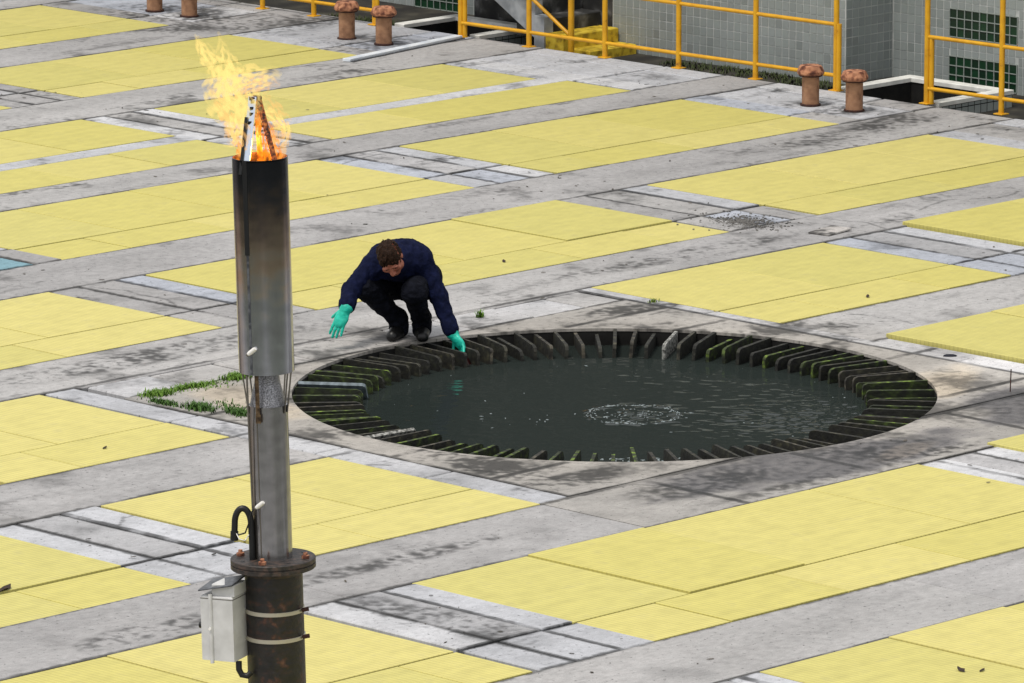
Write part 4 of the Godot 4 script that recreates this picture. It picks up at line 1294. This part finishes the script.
func nets() -> ArrayMesh:
	var cell := {}
	var vs := PackedVector3Array(); var ns := PackedVector3Array(); var ix := PackedInt32Array()
	var sy := gnx; var sz := gnx * gny
	var off := [0, 1, sy, sy + 1, sz, sz + 1, sz + sy, sz + sy + 1]
	var pos := [Vector3(0, 0, 0), Vector3(1, 0, 0), Vector3(0, 1, 0), Vector3(1, 1, 0), Vector3(0, 0, 1), Vector3(1, 0, 1), Vector3(0, 1, 1), Vector3(1, 1, 1)]
	var ed := [[0, 1], [2, 3], [4, 5], [6, 7], [0, 2], [1, 3], [4, 6], [5, 7], [0, 4], [1, 5], [2, 6], [3, 7]]
	for z in gnz - 1:
		for y in gny - 1:
			for x in gnx - 1:
				var i := z * sz + y * sy + x
				var f0 := F[i]
				if absf(f0) > gc * 2.5: continue
				var neg := 0
				for o in off:
					if F[i + o] < 0.0: neg += 1
				if neg == 0 or neg == 8: continue
				var sum := Vector3.ZERO; var cnt := 0
				for e in ed:
					var a := F[i + off[e[0]]]; var b := F[i + off[e[1]]]
					if (a < 0.0) != (b < 0.0):
						sum += (pos[e[0]] as Vector3).lerp(pos[e[1]], a / (a - b)); cnt += 1
				var l := sum / cnt
				cell[i] = vs.size()
				vs.append(go + (Vector3(x, y, z) + l) * gc)
				var g := Vector3(F[i + 1] - f0 + F[i + 7 + 0 * sy] * 0.0, 0, 0)
				g.x = (F[i + off[1]] + F[i + off[3]] + F[i + off[5]] + F[i + off[7]]) - (F[i] + F[i + off[2]] + F[i + off[4]] + F[i + off[6]])
				g.y = (F[i + off[2]] + F[i + off[3]] + F[i + off[6]] + F[i + off[7]]) - (F[i] + F[i + off[1]] + F[i + off[4]] + F[i + off[5]])
				g.z = (F[i + off[4]] + F[i + off[5]] + F[i + off[6]] + F[i + off[7]]) - (F[i] + F[i + off[1]] + F[i + off[2]] + F[i + off[3]])
				ns.append(g.normalized() if g.length() > 1e-9 else Vector3.UP)
	for i in cell:
		var f0 := F[i]
		for d in 3:
			var st_: int = [1, sy, sz][d]
			var u: int = [sy, sz, 1][d]
			var w: int = [sz, 1, sy][d]
			var f1 := F[i + st_]
			if (f0 < 0.0) == (f1 < 0.0): continue
			if not (cell.has(i - u) and cell.has(i - w) and cell.has(i - u - w)): continue
			var q := [cell[i], cell[i - u], cell[i - u - w], cell[i - w]]
			for f in [[0, 1, 2], [0, 2, 3]]:
				var a: int = q[f[0]]; var b: int = q[f[1]]; var c: int = q[f[2]]
				if (vs[c] - vs[a]).cross(vs[b] - vs[a]).dot(ns[a] + ns[b] + ns[c]) < 0.0:
					var t := b; b = c; c = t
				ix.append(a); ix.append(b); ix.append(c)
	var arr := []
	arr.resize(Mesh.ARRAY_MAX)
	arr[Mesh.ARRAY_VERTEX] = vs; arr[Mesh.ARRAY_NORMAL] = ns; arr[Mesh.ARRAY_INDEX] = ix
	var m := ArrayMesh.new()
	m.add_surface_from_arrays(Mesh.PRIMITIVE_TRIANGLES, arr)
	return m

# ------------------------------------------------------------------ the worker
# local axes: x = towards the picture's right, y up, z towards the camera; origin between the boots
func finger(base: Vector3, d: Vector3, bend: Vector3, l: float, r: float):
	var p := base
	var v := d.normalized()
	for s in 3:
		var q: Vector3 = p + v * l * [0.45, 0.32, 0.23][s]
		cap(p, q, r * (1.0 - 0.07 * s), r * (0.93 - 0.09 * s), 0.003)
		p = q
		v = (v + bend * 0.42).normalized()

# palm frame: wrist point, direction to the fingertips, palm normal (the side that closes), thumb side
func glove(wrist: Vector3, tipdir: Vector3, palm: Vector3, thumb: float, spread: float, curl: float, sleeve: Vector3) -> ArrayMesh:
	var d := tipdir.normalized()
	var n := (palm - d * palm.dot(d)).normalized()
	var s := d.cross(n).normalized() * thumb
	var G := 1.24
	grid(wrist - Vector3.ONE * 0.24, wrist + Vector3.ONE * 0.28, 0.0045)
	# gauntlet cuff, flaring over the sleeve
	cap(wrist - sleeve * 0.048, wrist - sleeve * 0.01, 0.050, 0.047, 0.01)
	cap(wrist - sleeve * 0.01, wrist + d * 0.035, 0.045, 0.036, 0.015)
	var c := wrist + d * 0.065 * G
	ell(c, Basis(s, d, n), Vector3(0.044, 0.056, 0.021) * G, 0.018)
	var lens := [0.070, 0.079, 0.074, 0.060]
	for k in 4:
		var o := (1.5 - k) * 0.0205 * G
		var base := wrist + d * (0.105 * G - absf(o - 0.01) * 0.25) + s * o
		finger(base - d * 0.015, d + s * (1.5 - k) * spread + n * curl * 0.5, n * curl + s * 0.0, (lens[k] + 0.015) * G, (0.0102 - 0.0006 * absf(k - 1.0)) * G)
	finger(wrist + d * 0.036 + s * 0.038, d * 0.75 + s * 0.62 + n * 0.35, n * curl * 0.6 + d * 0.25, 0.082, 0.0130)
	var w := FastNoiseLite.new(); w.seed = 8; w.frequency = 26.0
	wrinkle(w, 0.0022, Vector3.ONE)
	return nets()

func build_person():
	var P := Vector3(0.325, 0.0, -2.385)
	var B := Basis(RIGHT, Vector3.UP, NEAR)
	var t := thing("person", "person in navy jacket and green gloves crouching at the basin rim", "person", P)
	t.basis = B
	# joints
	var aL := Vector3(-0.085, 0.11, -0.02); var aR := Vector3(0.085, 0.115, 0.0)
	var kL := Vector3(-0.33, 0.415, 0.20); var kR := Vector3(0.03, 0.40, 0.31)
	var hL := Vector3(-0.12, 0.40, -0.16); var hR := Vector3(0.09, 0.40, -0.16)
	var pel := Vector3(-0.015, 0.41, -0.19)
	var mid := Vector3(-0.04, 0.545, -0.10); var chest := Vector3(-0.075, 0.585, 0.06); var nk := Vector3(-0.105, 0.60, 0.22)
	var sL := Vector3(-0.275, 0.555, 0.15); var eL := Vector3(-0.425, 0.405, 0.27); var wL := Vector3(-0.458, 0.300, 0.43)
	var sR := Vector3(0.085, 0.60, 0.07); var eR := Vector3(0.205, 0.345, 0.13); var wR := Vector3(0.312, 0.070, 0.21)
	var head := Vector3(-0.135, 0.655, 0.345)
	var hu := Vector3(-0.30, 0.58, 0.74).normalized()          # towards the crown
	var hf := Vector3(0.12, -0.85, 0.52)
	hf = (hf - hu * hf.dot(hu)).normalized()                   # the way the face looks
	var hs := hu.cross(hf).normalized()                        # his left
	var HB := Basis(hs, hu, hf)
	var HS := 1.1                                              # all head measures below are scaled by this
	var dL := Vector3(-0.105, -0.22, 0.05).normalized()
	var dR := Vector3(0.146, -0.184, 0.088).normalized()
	# body: one continuous skin surface under the clothes
	grid(Vector3(-0.70, -0.20, -0.40), Vector3(0.52, 0.85, 0.65), 0.013)
	cap(pel, mid, 0.115, 0.105, 0.05); cap(mid, chest, 0.105, 0.115, 0.05); cap(chest, nk, 0.10, 0.058, 0.05)
	cap(nk, head - hu * 0.03, 0.054, 0.052, 0.02)
	for L in [[hL, kL, aL], [hR, kR, aR]]:
		cap(L[0], L[1], 0.078, 0.052, 0.03); cap(L[1], L[2], 0.050, 0.036, 0.02)
		cap(L[2], L[2] + Vector3(-0.01, -0.06, 0.03), 0.034, 0.026, 0.02)
	cap(chest, sL, 0.08, 0.055, 0.04); cap(chest, sR, 0.08, 0.055, 0.04)
	for A in [[sL, eL, wL, dL], [sR, eR, wR, dR]]:
		cap(A[0], A[1], 0.046, 0.037, 0.02); cap(A[1], A[2], 0.036, 0.024, 0.015)
		cap(A[2], A[2] + A[3] * 0.09, 0.022, 0.018, 0.015)
	ell(head, HB, Vector3(0.070, 0.095, 0.085), 0.02)
	part("body", nets(), M.skin, t)
	# head: its own fine grid
	grid(head - Vector3.ONE * 0.17, head + Vector3.ONE * 0.17, 0.0042)
	var H := func(x: float, y: float, z: float) -> Vector3: return head + (hs * x + hu * y + hf * z) * HS
	ell(H.call(0, 0.030, -0.012), HB, Vector3(0.073, 0.083, 0.093) * HS, 0.01)
	ell(H.call(0, -0.030, 0.030), HB, Vector3(0.058, 0.075, 0.060) * HS, 0.03)
	ell(H.call(0, -0.085, 0.055), HB, Vector3(0.030, 0.022, 0.026) * HS, 0.03)
	for s in [-1, 1]:
		ell(H.call(s * 0.040, -0.015, 0.066), HB, Vector3(0.024, 0.020, 0.018) * HS, 0.02)
		ell(H.call(s * 0.050, -0.062, 0.020), HB, Vector3(0.020, 0.024, 0.03) * HS, 0.02)
		ell(H.call(s * 0.031, 0.010, 0.092), HB, Vector3(0.017, 0.010, 0.012) * HS, 0.012, true)
		ell(H.call(s * 0.030, 0.026, 0.080), HB, Vector3(0.026, 0.008, 0.012) * HS, 0.010)
		ell(H.call(s * 0.074, -0.002, -0.008), Basis(hs, s * 0.35) * HB, Vector3(0.008, 0.033, 0.020) * HS, 0.005)
		ell(H.call(s * 0.012, -0.030, 0.096), HB, Vector3(0.009, 0.008, 0.010) * HS, 0.008)
	cap(H.call(0, 0.012, 0.084), H.call(0, -0.028, 0.108), 0.010, 0.013, 0.012)
	ell(H.call(0, -0.055, 0.086), HB, Vector3(0.025, 0.005, 0.009) * HS, 0.006)
	ell(H.call(0, -0.065, 0.083), HB, Vector3(0.021, 0.006, 0.009) * HS, 0.006)
	cap(nk.lerp(head, 0.3), head - hu * 0.06 - hf * 0.02, 0.055, 0.053, 0.02)
	part("face", nets(), M.skin, t)
	for s in [-1, 1]:
		part("eye", lathe_mesh([Vector2(0.0001, -0.009), Vector2(0.0085, -0.003), Vector2(0.0085, 0.003), Vector2(0.0001, 0.009)], 12, Transform3D(HB, H.call(s * 0.031, 0.010, 0.081))), M.boot, t)
	# hair: short, parted from the face
	grid(head - Vector3.ONE * 0.17, head + Vector3.ONE * 0.17, 0.0045)
	ell(H.call(0, 0.034, -0.014), HB, Vector3(0.080, 0.091, 0.101) * HS, 0.01)
	ell(H.call(0, -0.030, -0.060), HB, Vector3(0.064, 0.055, 0.050) * HS, 0.03)
	ell(H.call(0, -0.055, 0.105), HB, Vector3(0.074, 0.118, 0.066) * HS, 0.012, true)
	for s in [-1, 1]: ell(H.call(s * 0.085, -0.012, 0.004), HB, Vector3(0.022, 0.040, 0.030) * HS, 0.008, true)
	var hn := FastNoiseLite.new(); hn.seed = 4; hn.frequency = 22.0; hn.fractal_octaves = 3
	wrinkle(hn, 0.015, Vector3(1.6, 0.7, 1.6))
	part("hair", nets(), M.hair, t)
	# jacket
	grid(Vector3(-0.66, -0.02, -0.42), Vector3(0.46, 0.86, 0.62), 0.0115)
	cap(pel + Vector3(0, 0.01, 0.0), mid, 0.150, 0.138, 0.05); cap(mid, chest, 0.138, 0.136, 0.06); cap(chest, nk, 0.132, 0.092, 0.06)
	cap(sL.lerp(sR, 0.12), sL.lerp(sR, 0.88), 0.100, 0.100, 0.06)
	cap(sL.lerp(sR, 0.2) + Vector3(0, 0.045, -0.09), sL.lerp(sR, 0.8) + Vector3(0, 0.03, -0.09), 0.095, 0.10, 0.06)
	for A in [[sL, eL, wL, 1.0], [sR, eR, wR, 1.0]]:
		cap(A[0], A[1], 0.078, 0.062, 0.05); cap(A[1], A[2] - (A[2] - A[1]).normalized() * 0.06, 0.061, 0.050, 0.03)
		var cd: Vector3 = (A[2] - A[1]).normalized()
		cap(A[2] - cd * 0.080, A[2] - cd * 0.042, 0.058, 0.059, 0.012)
	# collar
	cap(nk + Vector3(-0.06, 0.05, -0.02), nk + Vector3(0.06, 0.05, -0.02), 0.035, 0.035, 0.02)
	# the neck opening
	ell(head - hu * 0.015 + hf * 0.01, HB, Vector3(0.088, 0.102, 0.108), 0.02, true)
	var fn := FastNoiseLite.new(); fn.seed = 21; fn.frequency = 10.0; fn.fractal_octaves = 3; fn.fractal_type = FastNoiseLite.FRACTAL_RIDGED; fn.noise_type = FastNoiseLite.TYPE_SIMPLEX_SMOOTH
	wrinkle(fn, -0.013, Vector3(1.0, 0.6, 1.0))
	var jacket_field := F.duplicate()
	part("jacket", nets(), M.navy, t)
	# emblem on the chest: walk in from the front until the cloth is met
	var hit := Vector3.ZERO
	var ray := Vector3(0, -0.2, -0.98)
	var pp := Vector3(-0.035, 0.49, 0.55)
	for k in 200:
		pp += ray * 0.003
		var g := ((pp - go) / gc).round()
		if g.x < 0 or g.y < 0 or g.z < 0 or g.x >= gnx or g.y >= gny or g.z >= gnz: continue
		if jacket_field[(int(g.z) * gny + int(g.y)) * gnx + int(g.x)] < 0.004: hit = pp; break
	if hit != Vector3.ZERO:
		var eb := Basis(Vector3.RIGHT, Vector3(0, 0.35, 0.94).normalized(), Vector3(0, -0.94, 0.35).normalized())
		var st := begin()
		lathe(st, [Vector2(0.018, -0.01), Vector2(0.018, 0.002), Vector2(0.012, 0.004), Vector2(0.0001, 0.004)], 14, Transform3D(eb, hit), Vector2(1.0, 0.75))
		part("emblem", st.commit(), M.emblem, t)
	# trousers
	grid(Vector3(-0.48, 0.0, -0.40), Vector3(0.24, 0.62, 0.46), 0.0115)
	cap(hL, hR, 0.145, 0.145, 0.04); cap(pel, mid, 0.13, 0.11, 0.04)
	for L in [[hL, kL, aL], [hR, kR, aR]]:
		cap(L[0], L[1], 0.110, 0.083, 0.03); cap(L[1], L[2] + Vector3(0, 0.02, 0), 0.080, 0.062, 0.03)
		cap(L[2] + Vector3(0, 0.035, 0.01), L[2] + Vector3(0, -0.045, 0.005), 0.068, 0.068, 0.02)
	fn.seed = 22
	wrinkle(fn, -0.012, Vector3(0.7, 1.3, 0.7))
	part("trousers", nets(), M.trouser, t)
	# boots
	for L in [[aL, Vector3(-0.28, 0, 0.96)], [aR, Vector3(0.05, 0, 1.0)]]:
		var a: Vector3 = L[0]; var d: Vector3 = (L[1] as Vector3).normalized()
		var fl := Vector3(a.x, 0, a.z)
		grid(fl + Vector3(-0.24, -0.03, -0.24), fl + Vector3(0.24, 0.22, 0.30), 0.008)
		cap(a + Vector3(0, 0.04, 0), fl + Vector3(0, 0.055, -0.005), 0.058, 0.055, 0.03)
		cap(fl - d * 0.055 + Vector3(0, 0.036, 0), fl + d * 0.05 + Vector3(0, 0.050, 0), 0.038, 0.045, 0.03)
		cap(fl + d * 0.05 + Vector3(0, 0.045, 0), fl + d * 0.16 + Vector3(0, 0.038, 0), 0.052, 0.044, 0.03)
		trim(Vector3(0, 0.004, 0), Vector3(0, -1, 0))
		part("boot", nets(), M.boot, t)
	# gloves
	part("glove", glove(wL, dL, Vector3(0.35, -0.25, -0.8), -1.0, 0.05, 0.30, (wL - eL).normalized()), M.glove, t)
	part("glove", glove(wR, dR, Vector3(-0.45, -0.5, 0.6), 1.0, 0.02, 0.85, (wR - eR).normalized()), M.glove, t)
	# sample bottle held in the water
	var bp := wR + dR * 0.215 + Vector3(-0.035, -0.005, 0.06)
	var bt := thing("sample_bottle", "small dark red sample bottle dipped into the water by the gloved hand", "bottle", P + B * bp)
	bt.basis = B * Basis(Vector3(0, 0, 1), 0.5)
	part("glass_body", lathe_mesh([Vector2(0.0001, -0.06), Vector2(0.026, -0.058), Vector2(0.028, 0.0), Vector2(0.024, 0.012), Vector2(0.013, 0.024), Vector2(0.013, 0.04)], 20), M.bottle, bt)
	part("cap", lathe_mesh([Vector2(0.0155, 0.03), Vector2(0.0155, 0.048), Vector2(0.0001, 0.05)], 16), M.rubber, bt)

# ------------------------------------------------------------------ small things
func blades(st: SurfaceTool, c: Vector3, r: Vector2, n: int, h: float, turn: float):
	for k in n:
		var o := Vector2(rng.randfn(0, 0.45) * r.x, rng.randfn(0, 0.45) * r.y).rotated(turn)
		var p := c + Vector3(o.x, 0, o.y)
		var a := rng.randf() * TAU
		var lean := Vector3(cos(a), 0, sin(a)) * rng.randf_range(0.3, 1.1)
		var hh := h * rng.randf_range(0.5, 1.2)
		var w := Vector3(-sin(a), 0, cos(a)) * rng.randf_range(0.003, 0.006)
		var m := p + Vector3.UP * hh * 0.6 + lean * hh * 0.35
		var tip := p + Vector3.UP * hh + lean * hh
		var nn := (Vector3.UP * 0.7 - lean * 0.3).normalized()
		var dry := rng.randf()
		st.set_color(Color(1.5, 1.15, 0.8) * 0.9 if dry < 0.18 else Color(1, 1, 1) * rng.randf_range(0.6, 1.15))
		quad(st, p - w, p + w, m + w * 0.8, m - w * 0.8, nn)
		tri(st, m - w * 0.8, m + w * 0.8, tip, nn)

func grass(label: String, patches: Array, m: Material):
	var st := begin()
	for p in patches: blades(st, Vector3(p[0], p[7] if p.size() > 7 else 0.0, p[1]), Vector2(p[2], p[3]), p[4], p[5], p[6])
	tag(part("grass", st.commit(), m, self), label, "grass", "", "stuff")

func build_small_things():
	grass("light green grass growing in the paving joint behind the pole", [[-2.32, -2.20, 0.13, 0.09, 620, 0.030, 0.0], [-2.0, -2.22, 0.22, 0.06, 420, 0.028, 0.0], [-1.56, -2.22, 0.13, 0.07, 420, 0.04, 0.0], [-1.85, -2.15, 0.35, 0.12, 120, 0.02, 0.0]], M.grass[0])
	grass("darker grass growing in the joint beside the pale edge slab, left of the pole", [[-2.50, -1.95, 0.05, 0.16, 260, 0.03, 0.0], [-2.44, -1.64, 0.08, 0.13, 520, 0.038, 0.1], [-2.36, -1.34, 0.07, 0.15, 420, 0.035, 0.2], [-2.25, -1.55, 0.14, 0.28, 130, 0.022, 0.2]], M.grass[1])
	grass("small grass tuft on the paving just right of the crouching man", [[1.22, -2.56, 0.035, 0.03, 60, 0.055, 0.0]], M.grass[0])
	grass("tiny grass tuft at the corner of the squarish cover behind the basin", [[2.55, -2.05, 0.04, 0.03, 40, 0.03, 0.0]], M.grass[2])
	var strip := []
	for k in 26: strip.append([11.75 + rng.randf_range(-0.1, 0.15), -10.6 + k * 0.085, 0.16, 0.1, 55, 0.04, 0.0, -0.15])
	for k in 10: strip.append([11.35 + rng.randf_range(-0.1, 0.2), -14.9 + k * 0.1, 0.16, 0.1, 70, 0.07, 0.0, -0.15])
	grass("low weeds growing along the foot of the tiled wall", strip, M.weed)
	# gravel spilled over the strip
	var st := begin()
	for k in 900:
		var r := absf(rng.randfn(0, 0.5)); var a := rng.randf() * TAU
		var p := Vector3(5.50 + cos(a) * r * 0.30, 0.0, -3.86 + sin(a) * r * 0.42)
		var s := rng.randf_range(0.004, 0.012)
		var g := rng.randf_range(0.05, 0.17)
		st.set_color(Color(g, g * 0.96, g * 0.9))
		lathe(st, [Vector2(s, 0.0), Vector2(s * 0.9, s * 0.6), Vector2(0.0001, s * 0.9)], 5, Transform3D(Basis(Vector3.UP, rng.randf() * TAU), p), Vector2(1, rng.randf_range(0.6, 1.2)))
	tag(part("gravel", st.commit(), M.gravel, self), "dark gravel spilled over the paved strip in mid picture", "gravel", "", "stuff")
	# aluminium strip lying from the deck to the railing opening
	var t := thing("metal_strip", "long white metal channel strip lying on the deck at the railing gap", "metal strip", Vector3(9.03, 0, -12.17))
	var dir := Vector3(1.78, 0, -0.30)
	st = begin()
	var bb := Transform3D(Basis(dir.normalized(), Vector3.UP, dir.normalized().cross(Vector3.UP)), Vector3.ZERO)
	block(st, Vector3(0, 0.004, -0.045), Vector3(dir.length(), 0.030, 0.045), 0.004, bb)
	part("channel", st.commit(), M.white_metal, t)
	st = begin()
	block(st, Vector3(0, 0.0, 0.05), Vector3(dir.length(), 0.010, 0.075), 0.0, bb)
	part("shadow_strip", st.commit(), M.lid, t)  # flat dark strip drawn as the shadow beside the channel
	# litter blown over the deck
	st = begin()
	for k in 620:
		var p := Vector3(rng.randf_range(-9.0, 10.6), 0.004, rng.randf_range(-16.5, 7.5))
		if Vector2(p.x, p.z).length() < 2.35: continue
		if rng.randf() < 0.72:      # gathers in the paved strips and along the walkways
			var sx: float = [-5.4, 0.1, 5.7, 10.3][rng.randi() % 4]
			p.x = sx + rng.randfn(0, 0.28)
			if Vector2(p.x, p.z).length() < 2.35: continue
		elif rng.randf() < 0.75: p.z = [-5.9, -3.2, 2.6, 5.55, -9.0][rng.randi() % 5] + rng.randfn(0, 0.28)
		if Vector2(p.x, p.z).length() < 2.35: continue
		var on_cover := false
		for rw in ROWS:
			if p.z > rw[0] and p.z < rw[1] and not (p.x > 5.1 and p.x < 6.2 or p.x > -5.95 and p.x < -4.9 or p.x > -0.4 and p.x < 0.6 or p.x > 9.7): on_cover = true
		if on_cover and rng.randf() < 0.85: continue
		var sz := rng.randf_range(0.004, 0.015)
		var g := rng.randf_range(0.02, 0.10)
		st.set_color(Color(g * 1.15, g, g * 0.8))
		lathe(st, [Vector2(sz, 0.0), Vector2(sz * 0.8, sz * 0.25), Vector2(0.0001, sz * 0.2)], 5, Transform3D(Basis(Vector3.UP, rng.randf() * TAU), p), Vector2(rng.randf_range(1.0, 2.2), rng.randf_range(0.35, 0.8)))
	tag(part("litter", st.commit(), M.gravel, self), "dark crumbs of leaf litter strewn over the deck", "litter", "", "stuff")
	# leaves and scraps
	var leaf := begin()
	var pts := [Vector3(-0.055, 0.004, 0), Vector3(-0.02, 0.02, 0.022), Vector3(0.03, 0.012, 0.018), Vector3(0.06, 0.024, 0.0), Vector3(0.03, 0.016, -0.02), Vector3(-0.02, 0.006, -0.024)]
	var ctr := Vector3(0, 0.004, 0)
	for k in 6:
		tri(leaf, ctr, pts[k], pts[(k + 1) % 6], Vector3.UP)
		tri(leaf, ctr - Vector3(0, 0.002, 0), pts[k] - Vector3(0, 0.002, 0), pts[(k + 1) % 6] - Vector3(0, 0.002, 0), Vector3.DOWN)
	var lm := leaf.commit()
	var spots := [[-6.86, 1.44, 0.3, 1.3, "dry dark leaf on the yellow cover at the left border"], [-4.22, 6.84, 1.2, 0.75, "dry dark leaf on the cover in the bottom right corner"], [-4.14, 6.93, 0.2, 0.5, "smaller dry leaf beside another one in the bottom right corner"], [3.85, -1.04, 0.7, 0.6, "dry dark leaf on the squarish cover behind the basin"], [-3.75, -1.15, 0.4, 0.5, "tiny dry leaf on the cover next to the grass"], [2.92, -4.0, 0.9, 0.6, "tiny dry leaf on the long cover behind the man"], [-6.95, 1.30, 1.9, 0.8, "dry leaf lying next to a bigger leaf at the left border"]]
	for s in spots:
		var o := part("fallen_leaf", lm, M.leaf, self, Vector3(s[0], 0.002, s[1]))
		o.rotation.y = s[2]; o.scale = Vector3.ONE * s[3]
		tag(o, s[4], "leaf", "dry leaves on the covers")
	var rag := begin()
	lathe(rag, [Vector2(0.052, 0.0), Vector2(0.048, 0.008), Vector2(0.03, 0.014), Vector2(0.0001, 0.010)], 9, Transform3D(Basis(Vector3.UP, -0.75), Vector3.ZERO), Vector2(1, 0.42))
	tag(part("scrap", rag.commit(), M.rag, self, Vector3(2.60, 0.0, 0.86)), "small dark blue scrap lying right of the basin rim", "scrap")
	tag(part("thin_rod", tube_mesh([Vector3(0, -0.02, 0), Vector3(0.002, 0.16, 0.004)], 0.0045, 6), M.rust_dark, self, Vector3(1.96, 0, 1.97)), "thin rusty rod sticking up from the concrete at the right border", "rod")
